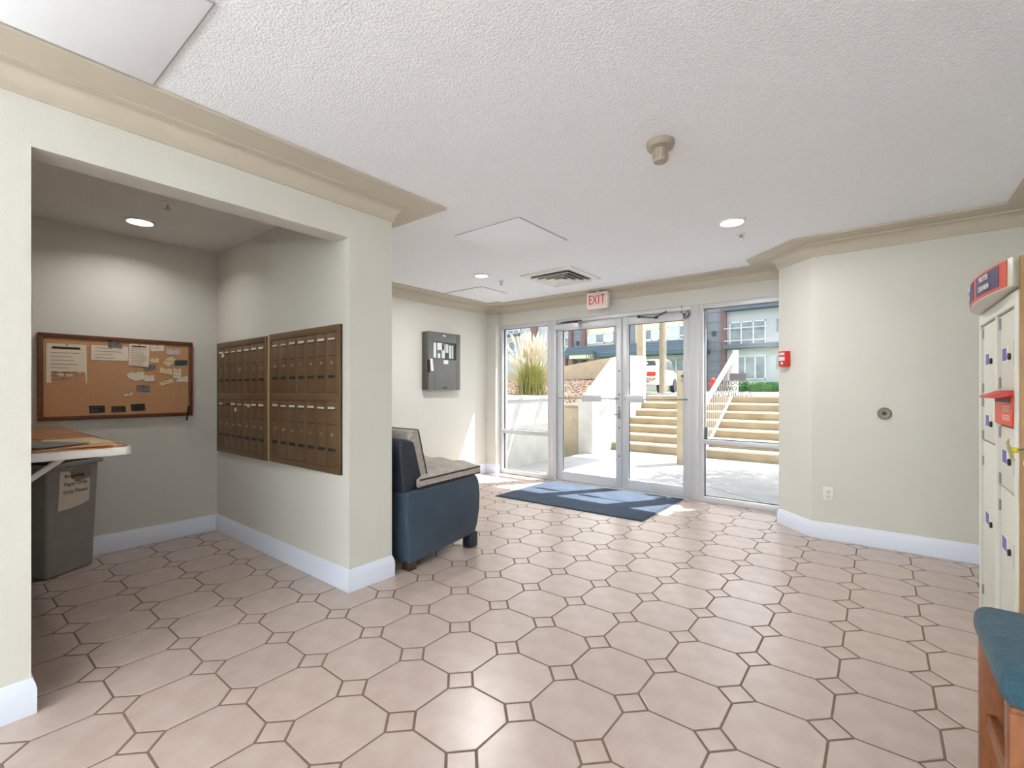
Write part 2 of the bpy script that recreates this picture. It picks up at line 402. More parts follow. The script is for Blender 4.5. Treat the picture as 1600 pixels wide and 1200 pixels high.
# crown moulding
ZB, ZK = 2.372, 2.278
cove = [(0.014 + 0.062 * (1 - math.cos(a)), ZK + 0.014 + 0.07 * math.sin(a)) for a in [math.pi / 2 * k / 8 for k in range(9)]]
CROWN = [(0, ZK), (0.012, ZK), (0.014, ZK + 0.012)] + cove + [(0.080, ZK + .084), (0.082, ZB), (0.246, ZB), (0.248, ZB + .003), (0.248, ZC - .001), (0, ZC - .001)]
S(MB().sweep([(XF, YBACK), (XF, Y2), (XB, Y2), (XB, YP), (XP, YP), (XP, YS), (CH1[0], YS), CH1, CH2, (XR, YR), (XR, YBACK), (XF, YBACK + .0001)], CROWN, 1).build('trim_1', M_CROWN))
# baseboards
BB = [(0, 0), (.014, 0), (.014, .093), (.011, .1), (.0095, .112), (.0055, .12), (.004, .129), (0, .131)]
S(MB().sweep([(XF, YBACK), (XF, Y0), (XFB, Y0), (XFB, ALY), (XB, ALY), (XB, Y1), (XF, Y1), (XF, Y2), (XB, Y2), (XB, YP), (XP, YP), (XP, YS - .005)], BB, 1).build('baseboard_left', M_BASE))
S(MB().sweep([(CH1[0], YS - .005), CH1, CH2, (XR, YR), (XR, YBACK)], BB, 1).build('baseboard_right', M_BASE))

# ------------------------------------------------------------------ storefront
FD0, FD1, GY = YS - .0, YS + .11, YS + .055
X_L, X_J0, X_J1, X_M, X_K0, X_K1, X_R = XP, -3.43, -3.345, -2.424, -1.618, -1.525, -0.700
ZT = 2.112
def frame_window(name, x0, x1, zr0, zr1):
    t = struct(name, ((x0 + x1) / 2, GY, 0)); f = MB(); e = .045
    f.box(x0, x0 + e, FD0, FD1, 0, ZT, .004); f.box(x1 - e, x1, FD0, FD1, 0, ZT, .004)
    f.box(x0 + e, x1 - e, FD0, FD1, ZT - .05, ZT, .004); f.box(x0 + e, x1 - e, FD0, FD1, 0, .06, .004)
    f.build('frame', M_ALU, t)
    MB().box(x0 + e, x1 - e, FD0 + .01, FD1 - .01, zr0, zr1, .004).build('mid_rail', M_ALU, t)
    g_ = MB()
    for a, b in ((.06, zr0), (zr1, ZT - .05)):
        g_.box(x0 + e, x0 + e + .006, GY - .012, GY + .012, a, b); g_.box(x1 - e - .006, x1 - e, GY - .012, GY + .012, a, b)
        g_.box(x0 + e, x1 - e, GY - .012, GY + .012, b - .006, b); g_.box(x0 + e, x1 - e, GY - .012, GY + .012, a, a + .006)
    g_.build('gasket', M_ALUD, t)
    MB().box(x0 + e, x1 - e, GY - .004, GY + .004, .06, zr0, 0).build('lower_pane', M_GLASS, t)
    MB().box(x0 + e, x1 - e, GY - .004, GY + .004, zr1, ZT - .05, 0).build('upper_pane', M_GLASS, t)
    return t
win1 = frame_window('window_1', X_L, X_J0, .575, .63)
win2 = frame_window('window_2', X_K1, X_R, .615, .665)
rwin = struct('fill_window', ((wx0 + wx1) / 2, YBACK - .08, wz0)); q = MB()  # unseen rear window, added to let in fill light
for k in range(5):
    x = wx0 + (wx1 - wx0 - .05) * k / 4; q.box(x, x + .05, YBACK - .11, YBACK - .04, wz0, wz1, .003)
q.box(wx0, wx1, YBACK - .11, YBACK - .04, wz0, wz0 + .05, .003).box(wx0, wx1, YBACK - .11, YBACK - .04, wz1 - .05, wz1, .003); q.build('frame', M_ALU, rwin)
for k in range(4):
    x = wx0 + (wx1 - wx0 - .05) * k / 4 + .05; MB().box(x, wx0 + (wx1 - wx0 - .05) * (k + 1) / 4, YBACK - .08, YBACK - .073, wz0 + .05, wz1 - .05).build('pane', M_GLASS, rwin)
fr = S(MB().box(X_J0, X_J1, FD0, FD1, 0, ZT, .004).box(X_K0, X_K1, FD0, FD1, 0, ZT, .004).box(X_J1, X_K0, FD0, FD1, 2.062, ZT, .004).box(X_J1, X_K0, FD0, FD1, -.004, .012, .003).build('trim_2', M_ALU))
def door(name, x0, x1, hinge_left):
    t = struct(name, ((x0 + x1) / 2, GY, 0)); z0, z1 = .016, 2.056; e = .078; y0, y1 = GY - .025, GY + .025
    f = MB(); f.box(x0, x0 + e, y0, y1, z0, z1, .004).box(x1 - e, x1, y0, y1, z0, z1, .004).box(x0 + e, x1 - e, y0, y1, z1 - .09, z1, .004).box(x0 + e, x1 - e, y0, y1, z0, z0 + .115, .004)
    f.build('frame', M_ALU, t)
    g_ = MB(); a, b = z0 + .115, z1 - .09
    g_.box(x0 + e, x0 + e + .005, GY - .012, GY + .012, a, b); g_.box(x1 - e - .005, x1 - e, GY - .012, GY + .012, a, b); g_.box(x0 + e, x1 - e, GY - .012, GY + .012, b - .005, b)
    g_.build('gasket', M_ALUD, t)
    MB().box(x0 + e, x1 - e, GY - .004, GY + .004, a, b).build('pane', M_GLASS, t)
    # push bar: rod across, pad near one end, brackets
    zb = 1.09; yb = y0 - .07
    pb = MB(); pb.cyl((x0 + .06, yb, zb), (x1 - .05, yb, zb), .009); pb.cyl((x0 + .04, y0, zb), (x0 + .06, yb, zb), .009); pb.cyl((x1 - .04, y0, zb), (x1 - .05, yb, zb), .009)
    p = pb.build('push_bar', M_CHROME, t)
    return t, p, yb, zb
d1, p1, yb, zb = door('door_1', X_J1 + .004, X_M - .004, True)
MB().box(-2.93, -2.66, yb - .012, yb + .022, zb - .042, zb + .042, .006).build('push_pad', M_ALU, p1)
d2, p2, yb, zb = door('door_2', X_M + .004, X_K0 - .004, False)
MB().box(-2.345, -2.12, yb - .012, yb + .022, zb - .042, zb + .042, .006).build('push_pad', M_ALU, p2)
# lock body, screws and thumb turn on door_1's meeting stile
lk = MB(); xs = X_M - .035; yy = GY - .027
lk.box(xs - .016, xs + .016, yy - .006, yy, .845, .955, .003); lk.build('lock_plate', M_CHROME, d1)
MB().cyl((xs, yy - .02, .9), (xs, yy, .9), .013).box(xs - .06, xs, yy - .026, yy - .018, .894, .906, .002).build('lever', M_CHROME, d1)
for z in (.40, .74, .98, 1.14, 1.42): MB().cyl((xs, yy - .003, z), (xs, yy, z), .009, n=12).build('screw_cap', M_BLACK, d1)
# closers
def closer(x0, x1, d, arm):
    t = MB().box(x0, x1, GY - .10, GY - .026, 1.975, 2.045, .008).build('closer_body', M_ALU, d)
    MB().bar((arm[0], GY - .09, 2.058), (arm[1], GY - .05, 2.07), .028, .012).bar((arm[1], GY - .05, 2.07), (arm[2], GY - .13, 2.062), .024, .01).cyl((arm[0], GY - .09, 2.04), (arm[0], GY - .09, 2.07), .017).build('closer_arm', M_ALUD, d)
closer(-3.32, -2.98, d1, (-3.02, -3.26, -2.92))
t = MB().box(-2.12, -1.70, GY - .085, GY - .026, 2.06, 2.10, .006).build('closer_body', M_ALU, d2)
MB().bar((-2.20, GY - .06, 2.045), (-1.98, GY - .12, 2.005), .022, .012).bar((-1.98, GY - .12, 2.01), (-1.86, GY - .09, 2.066), .02, .012).cyl((-1.97, GY - .12, 1.995), (-1.97, GY - .12, 2.02), .022).cyl((-2.2, GY - .06, 2.03), (-2.2, GY - .06, 2.055), .018).build('closer_arm', M_ALUD, d2)
w_ = MB(); c0 = Vector((-1.665, GY - .07, 2.035))
w_.tube([c0 + Vector((.02 + .034 * math.sin(a) * (1 - .3 * k) - .02 * k, 0.02 * k, -.01 + .028 * math.cos(a) - .025 * k + .012 * math.sin(3 * a))) for k, a in [(i / 30, i / 30 * 4 * math.pi) for i in range(31)]], .0035)
w_.tube([(-1.70, GY - .07, 2.115), (-1.72, GY - .075, 2.09), (-1.71, GY - .07, 2.04), (-1.66, GY - .07, 2.0)], .004)
tag(w_.build('door_cable', M_ALUD), 'coiled grey cable hanging above the door next to the lettered sidelight', 'cable')
# writing on the sidelight, read from outside, and sticker backs
dm = frame_mat((-1.205, GY - .006, 1.155), (-1, 0, 0), (0, 0, 1))
text('decal_lettering', 'SCOOTERS', .058, M_DECAL, Matrix.Translation((0, 0, .112)) @ dm, win2)
text('decal_lettering', 'ALLOWED', .062, M_DECAL, Matrix.Translation((0, 0, .053)) @ dm, win2)
text('decal_lettering', 'IN BUILDING', .066, M_DECAL, Matrix.Translation((0, 0, -.008)) @ dm, win2)
p = ony(1153, 589, GY); MB().box(p.x - .075, p.x + .075, GY - .008, GY - .005, p.z - .038, p.z + .038).build('sticker', M_STICK, win2)
p = ony(1099, 677, GY); MB().box(p.x - .045, p.x + .045, GY - .008, GY - .005, p.z - .068, p.z + .068).build('sticker', M_STICKG, win2)

# ------------------------------------------------------------------ ceiling fittings
def recessed(name, c, r, label, power, z=ZC, lens=True):
    t = thing(name, label, 'ceiling light', (c[0], c[1], z), 0, 'recessed ceiling lights')
    MB().lathe([(r * .80, -.002), (r * .84, -.012), (r * .98, -.010), (r, -.002), (r, 0), (r * .8, 0)], (c[0], c[1], z), 32).build('trim_ring', M_WHITE, t)
    MB().lathe([(0, -.005), (r * .5, -.0045), (r * .8, -.003), (r * .8, -.001), (0, -.001)], (c[0], c[1], z), 32).build('lens', M_LENS, t)
    L = bpy.data.lights.new('downlight', 'AREA'); L.shape = 'DISK'; L.spread = math.radians(180 if z == ZC else 145); L.size = r * 1.5; L.energy = power; L.color = (1.0, .99, .97)
    lo = bpy.data.objects.new('downlight', L); COL.objects.link(lo); lo.parent = t; lo.location = (0, 0, -.02)
    return t
recessed('recessed_light', (-.823, 3.545), .092, 'white ringed recessed ceiling light beside the chamfered corner wall', 8)
recessed('recessed_light', (-3.248, 3.60), .080, 'small recessed ceiling light between the hatch panel and air vent', 10)
recessed('recessed_light', (-4.01, .93), .088, 'recessed light in the mailroom ceiling above the cork board', 1.7, z=2.362)
for x, y in ((-.8, -.6), (-.8, -2.4)):  # two more downlights added behind the view for fill
    recessed('recessed_light', (x, y), .092, 'unseen ceiling light added for fill near the rear window' if y < -2 else 'unseen ceiling light added for fill beside the hatch near the mailroom pier', 2.5)
def sprinkler(c, z, label):
    t = thing('sprinkler_head', label, 'sprinkler', (c[0], c[1], z), 0, 'sprinkler heads')
    MB().lathe([(0, 0), (.03, 0), (.032, -.006), (.012, -.009), (0, -.009)], (c[0], c[1], z), 20).build('escutcheon', M_WHITE, t)
    b = MB(); b.cyl((c[0], c[1], z - .008), (c[0], c[1], z - .03), .006)
    b.cyl((c[0] - .012, c[1], z - .012), (c[0], c[1], z - .038), .003).cyl((c[0] + .012, c[1], z - .012), (c[0], c[1], z - .038), .003)
    b.lathe([(0, -.038), (.02, -.038), (.02, -.041), (0, -.041)], (c[0], c[1], z), 14); b.build('deflector', M_CHROME, t)
sprinkler((-.834, 3.877), ZC, 'small sprinkler head beside the white ringed recessed light')
sprinkler((-3.26, 3.93), ZC, 'small sprinkler head on the ceiling near the air vent')
sprinkler((-3.488, .947), 2.362, 'dark sprinkler head on the mailroom ceiling')
def hatch(x0, x1, y0, y1, label):
    t = thing('access_panel', label, 'ceiling hatch', ((x0 + x1) / 2, (y0 + y1) / 2, ZC), 0, 'ceiling hatches')
    MB().box(x0, x1, y0, y1, ZC - .005, ZC - .0005).build('frame', mat('hatch_gap', (176, 176, 178), .8), t)
    MB().box(x0 + .004, x1 - .004, y0 + .004, y1 - .004, ZC - .008, ZC - .004, .002).build('panel', M_CEILP, t)
hatch(-2.575, -1.945, 2.54, 3.17, 'square white ceiling hatch panel nearest the air vent')
hatch(-4.20, -3.60, 3.98, 4.46, 'faint ceiling hatch panel in the corner above the fire panel')
hatch(-2.215, -1.6, -.06, .556, 'white ceiling hatch panel beside the mailroom header moulding')
# air diffuser
vx0, vx1, vy0, vy1 = -2.95, -2.335, 3.865, 4.475; vcx, vcy = (vx0 + vx1) / 2, (vy0 + vy1) / 2
t = thing('air_vent', 'square white ceiling air vent with louvred rings', 'air vent', (vcx, vcy, ZC))
h = (vx1 - vx0) / 2
MB().box(vcx - .24, vcx + .24, vcy - .24, vcy + .24, ZC - .004, ZC - .0005).build('backing', M_BLACK, t)
def ring(a, b, za, zb, th=.006):
    m_ = MB()
    for k in range(4):
        R = Matrix.Translation((vcx, vcy, 0)) @ Matrix.Rotation(k * math.pi / 2, 4, 'Z')
        bm = bmesh.new(); vs = [bm.verts.new(v) for v in ((-a, -a, za), (a, -a, za), (b, -b, zb), (-b, -b, zb), (-a, -a, za - th), (a, -a, za - th), (b, -b, zb - th), (-b, -b, zb - th))]
        for f in ((0, 1, 2, 3), (7, 6, 5, 4), (0, 4, 5, 1), (1, 5, 6, 2), (2, 6, 7, 3), (3, 7, 4, 0)): bm.faces.new([vs[q] for q in f])
        m_._merge(bm, R)
    return m_
ring(h, .235, ZC - .001, ZC - .001, .012).build('frame', M_WHITE, t, smooth=False)
for a, b in ((.236, .196), (.176, .136), (.116, .076)): ring(a, b, ZC - .036, ZC - .010, .004).build('louvre_ring', M_WHITE, t, smooth=False)
MB().box(vcx - .045, vcx + .045, vcy - .045, vcy + .045, ZC - .038, ZC - .03, .003).build('centre_plate', M_WHITE, t)
# smoke detector
t = thing('smoke_detector', 'beige ribbed smoke detector hanging from the ceiling', 'smoke detector', (-.828, 2.195, ZC)); c = (-.828, 2.195, ZC)
MB().lathe([(0, 0), (.064, 0), (.066, -.010), (.060, -.030), (.040, -.036), (0, -.036)], c, 32).build('base', M_BEIGEP, t)
MB().lathe([(0, -.034), (.034, -.034), (.034, -.088), (.030, -.096), (0, -.097)], c, 28).build('sensor', M_BEIGEP, t)
for k in range(12):
    a = k * math.pi / 6; MB().box(-.003, .003, .032, .037, -.082, -.040, M=Matrix.Translation(c) @ Matrix.Rotation(a, 4, 'Z')).build('rib', M_BEIGEP, t)

# ------------------------------------------------------------------ exit sign
t = thing('exit_sign', 'white exit sign with red letters on the ceiling by the doors', 'exit sign', (-2.64, 4.985, ZC))
MB().box(-2.775, -2.50, 4.955, 5.02, 2.165, 2.355, .008).build('housing', M_WHITE, t)
MB().box(-2.755, -2.515, 4.951, 4.956, 2.183, 2.337, .001).build('face', mat('exit_face', (246, 214, 206), .5), t)
MB().cyl((-2.64, 4.985, 2.35), (-2.64, 4.985, ZC), .02).lathe([(0, 0), (.06, 0), (.06, -.012), (0, -.012)], (-2.64, 4.985, ZC), 20).build('mount', M_WHITE, t)
for ch, x in (('E', -2.722), ('X', -2.664), ('I', -2.61), ('T', -2.556)):
    text('letter', ch, .155, M_RED, frame_mat((x, 4.9505, 2.26), (1, 0, 0), (0, 0, 1)) @ Matrix.Scale(.62, 4, (1, 0, 0)), t, .0015)

# ------------------------------------------------------------------ fire panel
fx0, fx1 = XB, -4.37; py0, py1, pz0, pz1 = 3.845, 4.42, 1.192, 1.922
t = thing('fire_alarm_panel', 'grey wall cabinet with a glazed window on the white back wall', 'cabinet', (XB, (py0 + py1) / 2, pz0))
MB().box(fx0, fx1 - .012, py0 - .0, py1, pz0 + .005, pz1 - .005, .004).build('housing', M_PANELS, t)
dr = MB(); wy0, wy1, wz0, wz1 = 3.945, 4.345, 1.58, 1.80; X0, X1 = fx1 - .012, fx1
dr.box(X0, X1, py0 + .015, wy0, pz0, pz1, .002).box(X0, X1, wy1, py1, pz0, pz1, .002).box(X0, X1, wy0, wy1, pz0, wz0, .002).box(X0, X1, wy0, wy1, wz1, pz1, .002)
dro = dr.build('door', M_PANEL, t)
MB().box(X0, X0 + .0015, wy0, wy1, wz0, wz1).build('inner_board', mat('panel_inner', (70, 84, 86), .6), t)
for a, b, c, d in ((3.96, 4.0, 1.60, 1.79), (4.03, 4.07, 1.60, 1.655), (4.10, 4.15, 1.60, 1.79), (4.02, 4.14, 1.70, 1.79), (4.16, 4.21, 1.67, 1.78), (4.225, 4.265, 1.60, 1.77), (4.275, 4.30, 1.60, 1.77)):
    MB().box(X0 + .001, X0 + .003, a, b, c, d).build('display_strip', M_WHITE, t)
MB().box(X0 + .007, X0 + .009, wy0, wy1, wz0, wz1).build('window_pane', M_GLASS, dro)
MB().box(X1, X1 + .002, 4.12, 4.20, 1.525, 1.575).build('label', M_WHITE, dro)
MB().box(X1, X1 + .002, 4.105, 4.155, 1.875, 1.892).build('name_plate', M_WHITE, dro)
MB().cyl((X1, 4.40, 1.525), (X1 + .012, 4.40, 1.525), .012).build('lock', M_CHROME, dro)
MB().box(X1, X1 + .012, 4.105, 4.115, 1.215, 1.228).build('latch', M_BLACK, dro); MB().box(X1, X1 + .012, 4.14, 4.165, 1.213, 1.228).build('latch', M_BLACK, dro)
tagm = MB(); tagm.prism([(3.885, 1.585), (3.925, 1.575), (3.945, 1.43), (3.90, 1.43)], 0, .003, M=frame_mat((X1 + .006, 0, 0), (0, 1, 0), (0, 0, 1)))
tag(tagm.build('inspection_tag', M_WHITE), 'white paper tag hanging on the grey wall cabinet', 'tag')
MB().box(X1 - .013, X1 + .002, 3.86, 3.888, 1.41, 1.57, .003).build('side_recess', M_BLACK, t)

# ------------------------------------------------------------------ outlets, bell, pull station
def outlet(p, nx, label):
    """nx: (tangent) wall direction"""
    T = Vector(nx); Nn = Vector((T.y, -T.x, 0)) ; t = thing('wall_outlet', label, 'outlet', p)
    M = frame_mat(p, T, (0, 0, 1))
    MB().box(-.035, .035, -.057, .057, 0, .006, .002, M=M).build('cover_plate', M_WHITE, t)
    for dz in (.02, -.02):
        so = MB().box(-.014, .014, dz - .015, dz + .015, .005, .008, .003, M=M).build('socket', M_WHITE, t)
        MB().box(-.008, -.004, dz - .003, dz + .008, .0075, .0085, M=M).box(.004, .008, dz - .003, dz + .008, .0075, .0085, M=M).box(-.002, .002, dz - .011, dz - .007, .0075, .0085, M=M).build('slot', M_BLACK, so)
outlet((-.328, YR, .361), (1, 0, 0), 'white double wall outlet above the baseboard under the round button')
outlet((XB, 4.63, .324), (0, 1, 0), 'white wall outlet beyond the armchair under the grey wall cabinet')
t = thing('round_wall_button', 'small round dark steel button on the beige wall', 'button', (.024, YR, 1.019))
MB().lathe([(0, 0), (.042, 0), (.044, .006), (.036, .014), (.02, .012), (0, .012)], (.024, YR, 1.019), 28, 'Y', M=Matrix.Translation((.024, YR, 1.019)) @ Matrix.Rotation(math.pi, 4, 'Z') @ Matrix.Translation((-.024, -YR, -1.019))).build('bezel', mat('bezel_grey', (128, 122, 108), .4, metal=.5), t)
MB().cyl((.024, YR - .011, 1.019), (.024, YR - .018, 1.019), .014).build('plunger', M_BLACK, t)
# red pull station on the chamfer
cp = Vector((-.643, 4.704, 1.40)); T = Vector((1, -1, 0)).normalized(); M = frame_mat(cp, T, (0, 0, 1))
t = thing('fire_pull_station', 'small red fire alarm pull station on the corner wall', 'fire alarm', cp)
MB().box(-.045, .045, .0, .135, 0, .048, .006, M=M).build('housing', M_RED, t)
MB().box(-.035, .035, .05, .085, .047, .053, .002, M=M).box(-.03, .03, .10, .122, .047, .051, .001, M=M).build('pull_handle', M_WHITE, t)
MB().box(-.012, .012, .02, .04, .047, .051, .001, M=M).build('legend', M_WHITE, t)

# ------------------------------------------------------------------ mailboxes
def mail_panel(x0, x1, z0, z1, label):
    t = thing('mailbox_panel', label, 'mailboxes', ((x0 + x1) / 2, Y1, z0)); yf = Y1 - .014
    b = MB(); b.box(x0, x1, yf + .004, Y1, z0, z1); b.build('backing', M_BRONZED, t)
    e = .028; f = MB(); zm = (z0 + z1) / 2 + .012
    f.box(x0, x0 + e, yf - .006, yf + .004, z0, z1, .002).box(x1 - e, x1, yf - .006, yf + .004, z0, z1, .002)
    f.box(x0 + e, x1 - e, yf - .006, yf + .004, z1 - .045, z1, .002).box(x0 + e, x1 - e, yf - .006, yf + .004, z0, z0 + .035, .002).box(x0 + e, x1 - e, yf - .006, yf + .004, zm - .026, zm + .026, .002)
    f.build('frame', M_BRONZE, t)
    n = 7; w_ = (x1 - x0 - 2 * e) / n
    for (a, b_) in ((zm + .028, z1 - .047), (z0 + .037, zm - .028)):
        H_ = b_ - a
        for i in range(n):
            xa = x0 + e + i * w_ + .0015; xb = xa + w_ - .003; cx = (xa + xb) / 2
            d = MB().box(xa, xb, yf - .003, yf + .004, a, b_, .0015).build('mail_door', M_BRONZE, t)
            MB().box(cx - w_ * .32, cx + w_ * .32, yf - .0055, yf - .002, b_ - .050, b_ - .034).build('card_slot', M_BRONZED, d)
            if random.random() < .78:
                MB().box(cx - w_ * .3, cx + w_ * .3, yf - .0085, yf - .005, b_ - .043, b_ - random.choice((.028, .030, .033))).build('name_card', M_TAG if random.random() < .75 else M_PAPERY, d)
            MB().box(cx - w_ * .3, cx + w_ * .3, yf - .004, yf - .002, b_ - .142, b_ - .137).build('vent_slot', M_BRONZED, d)
            MB().cyl((cx + w_ * .05, yf - .011, a + H_ * .50), (cx + w_ * .05, yf - .002, a + H_ * .50), .0085, n=14).build('lock', M_BRASS, d)
            MB().box(cx - w_ * .32, cx + w_ * .32, yf - .005, yf - .002, a + H_ * .245, a + H_ * .295).build('number_plate', M_BLACK, d)
    return t
mail_panel(-4.42, -3.495, .680, 1.588, 'bronze wall mailbox panel in the corner beside the cork board wall')
mail_panel(-3.455, -2.540, .684, 1.594, 'bronze wall mailbox panel at the open end beside the column')
S(MB().box(-3.495, -3.455, Y1 - .012, Y1, .682, 1.59).build('trim_3', mat('cream_strip', (206, 180, 140), .7)))
# odd labels stuck on the mailboxes
for px, py, wd, hh, lb in ((348, 555, .05, .035, 'white paper label stuck on an upper door of the corner mailboxes'), (368, 640, .03, .03, 'square white label on a lower door of the corner mailboxes'), (388, 634, .05, .024, 'wide white label near the middle rail of the corner mailboxes')):
    p = ony(px, py, Y1 - .018); tag(MB().box(p.x - wd / 2, p.x + wd / 2, Y1 - .0195, Y1 - .0175, p.z - hh / 2, p.z + hh / 2).build('paper_label', M_TAG), lb, 'label', 'labels stuck on mailboxes')

# ------------------------------------------------------------------ cork board
by0, by1, bz0, bz1 = .478, 1.379, .985, 1.586; xb = XB + .022
t = thing('cork_board', 'wood framed cork notice board on the mailroom wall', 'notice board', (XB, (by0 + by1) / 2, bz0))
MB().box(XB, xb - .006, by0 + .02, by1 - .02, bz0 + .02, bz1 - .02).build('cork_sheet', M_CORK, t)
e = .028
for b in ((by0, by1, bz1 - e, bz1), (by0, by1, bz0, bz0 + e), (by0, by0 + e, bz0 + e, bz1 - e), (by1 - e, by1, bz0 + e, bz1 - e)):
    MB().box(XB, xb + .004, b[0], b[1], b[2], b[3], .003).build('frame_rail', M_OAK, t)
XK = xb - .006
def paper(pxs, m, label, name='notice', lines=0, cat='paper', head=False, off=0.0):
    """outline in photo pixels on the cork plane, a real thin sheet"""
    P = [onx(px, py, XK) for px, py in pxs]
    c = sum((Vector(p) for p in P), Vector()) / len(P)
    t = thing(name, label, cat, (XK, c.y, min(p.z for p in P)), 0, 'papers on the cork board')
    M = frame_mat((XK + .0005 + off, 0, 0), (0, 1, 0), (0, 0, 1))
    MB().prism([(p.y, p.z) for p in P], 0, .0016, M=M).build('sheet', m, t, smooth=False)
    ys = [p.y for p in P]; zs = [p.z for p in P]; a, b, lo, hi = min(ys), max(ys), min(zs), max(zs)
    if lines:
        L = MB()
        for k in range(lines):
            z = hi - (hi - lo) * (k + (1.4 if head else .8)) / (lines + (1.4 if head else .6)); r = random.uniform(.55, .95)
            L.box(XK + .002 + off, XK + .0026 + off, a + (b - a) * .1, a + (b - a) * (.1 + .8 * r), z - .0016, z + .0016)
        L.build('print_lines', M_INKG, t)
    if head: MB().box(XK + .002 + off, XK + .0027 + off, a + (b - a) * .14, b - (b - a) * .18, hi - (hi - lo) * .13, hi - (hi - lo) * .08).build('heading', M_INK, t)
    z = hi - .006; MB().cyl((XK + .001 + off, (a + b) / 2, z), (XK + .010 + off, (a + b) / 2, z), .0035, n=10).build('pin', M_INK, t)
    return t
paper([(72, 536), (135, 539), (135.5, 570), (136, 599), (134, 599), (133, 582), (128, 581), (125, 583), (118, 580), (112, 583), (106, 581), (100, 580), (94, 583), (88, 580), (80, 581), (80, 598), (72, 598)], M_PAPER, 'large torn notice sheet with a heading pinned on the cork board', lines=9, head=True)
paper([(88, 584), (113, 585), (114, 588), (92, 588.5)], M_PAPER, 'torn paper strip below the large torn notice', 'paper_scrap')
paper([(142, 539), (200, 542), (201, 564), (142, 562.5)], M_PAPER, 'wide printed notice below a clip at the cork board top', lines=4)
paper([(168, 533), (174, 533), (175, 543), (169, 543)], M_PAPERG, 'small grey clip card on the wide printed notice', 'card', off=.002)
paper([(175, 535), (191, 536), (191, 544), (175, 543)], M_PAPERG, 'folded grey slip beside the clip card', 'card', off=.002)
paper([(202, 537), (234, 539), (232, 573.5), (201, 571)], M_PAPER, 'tall printed letter with a dark heading on the cork board', lines=10, head=True, off=.002)
paper([(235, 539), (256, 539), (256, 548), (236, 549)], M_PAPER, 'white card pinned beside the tall letter', 'card', lines=1)
paper([(260, 546), (281, 545.5), (281, 554), (261, 554)], M_CARDL, 'lilac card with a dark round logo', 'card')
paper([(234, 562), (238, 559.5), (248, 559.5), (248, 567), (236, 566)], M_PAPERY, 'tag shaped cream card below the white card', 'card')
paper([(254, 567), (266, 555.5), (275.5, 562), (263, 573)], M_PAPERY, 'tilted yellowed card above the yellowed logo card', 'card', lines=1)
paper([(273, 563), (293, 563), (293, 570), (273, 572)], M_CARDT, 'dark teal card near the cork board side', 'card')
paper([(225, 572), (236, 570), (243, 571), (243, 576), (230, 580), (224, 578)], M_PAPERG, 'grey picture card tucked below the tall letter', 'card')
paper([(250, 574), (269, 576.5), (269, 586), (249, 582)], M_PAPERY, 'yellowed card with a round dark logo', 'card')
paper([(271, 576), (283, 576), (282.5, 592), (270.5, 591)], M_PAPER, 'upright white card beside the yellowed logo card', 'card', lines=2, off=.002)
paper([(281, 588), (294, 588), (293.5, 597), (274, 596)], M_PAPER, 'white slip low beside the cork board frame', 'card')
paper([(248.5, 597), (269, 591.5), (271, 597), (252, 603)], M_PAPERY, 'slanting narrow cream slip', 'card', lines=1)
paper([(197.5, 586), (203, 582), (224, 580.5), (226, 588), (224, 593), (212, 595.5), (201, 591)], M_PAPER, 'large torn white paper piece at the cork board middle', 'paper_scrap')
paper([(226, 586), (241, 586), (241, 596), (225, 595.5)], M_PAPER, 'small white card over the torn paper piece', 'card', off=.002)
paper([(213, 602), (234, 602), (234, 612), (213, 611.5)], M_PAPERG, 'dark grey card below the torn paper piece', 'card')
paper([(194, 616), (206, 614), (207, 617), (194.5, 619)], M_PAPER, 'tiny slanted white paper strip', 'paper_scrap')
paper([(139, 634), (164, 634), (164, 644.5), (139.5, 645)], M_CARDB, 'black business card with white lettering, low on cork board', 'card', lines=2)
paper([(174, 635), (196, 634.5), (197, 643.5), (174, 644)], M_CARDB, 'black business card with a white scrawl print', 'card', lines=2)
paper([(204, 632), (226, 630.5), (227, 641), (205.5, 642.5)], M_CARDB, 'tilted charcoal business card low on cork board', 'card')
p0 = onx(295, 634, xb + .01); p1_ = onx(291.5, 657, xb + .012)
t = thing('hanging_pen', 'black pen hanging at the cork board corner', 'pen', p1_)
MB().cyl(p1_, p0, .0055, n=10).build('barrel', M_BLACK, t); MB().cyl(p0, onx(296, 628, xb + .006), .003, n=8).build('clip', M_CHROME, t)

# ------------------------------------------------------------------ mailroom shelf, flyers, recycling bin
sx0, sx1, sy0, sy1, sz = XB, -2.735, ALY, .612, .94
t = thing('wall_shelf', 'brown topped shelf counter with white edge in the mailroom', 'shelf', ((sx0 + sx1) / 2, sy0, .6))
rr = .05; cor = [(sx1 - rr + rr * math.sin(a), sy1 - rr + rr * math.cos(a)) for a in [math.pi / 2 * k / 8 for k in range(9)]]
MB().prism([(sx0, sy0), (sx0, sy1)] + cor + [(sx1, sy0)], sz - .042, sz - .006, .004).build('edge_board', M_WHITE, t)
MB().prism([(sx0, sy0), (sx0, sy1 - .012)] + [(x - .012, y - .012) for x, y in cor] + [(sx1 - .012, sy0)], sz - .008, sz, .001).build('top', M_LAM, t)
for x in (-2.95, -4.1):
    b = MB(); b.bar((x, sy1 - .2, sz - .046), (x, sy0 + .01, sz - .40), .03, .022, .003); b.box(x - .015, x + .015, sy0, sy0 + .015, sz - .45, sz - .042, .002); b.build('bracket', M_WHITE, t)
def flyer(cx, cy, z, w_, h_, rz, m, label):
    M = Matrix.Translation((cx, cy, z)) @ Matrix.Rotation(rz, 4, 'Z'); o = MB()
    o.box(-w_ / 2, w_ / 2, -h_ / 2, h_ / 2, 0, .004, .0015, M=M)
    return tag(o.build('flyer', m), label, 'flyer', 'flyers on the shelf')
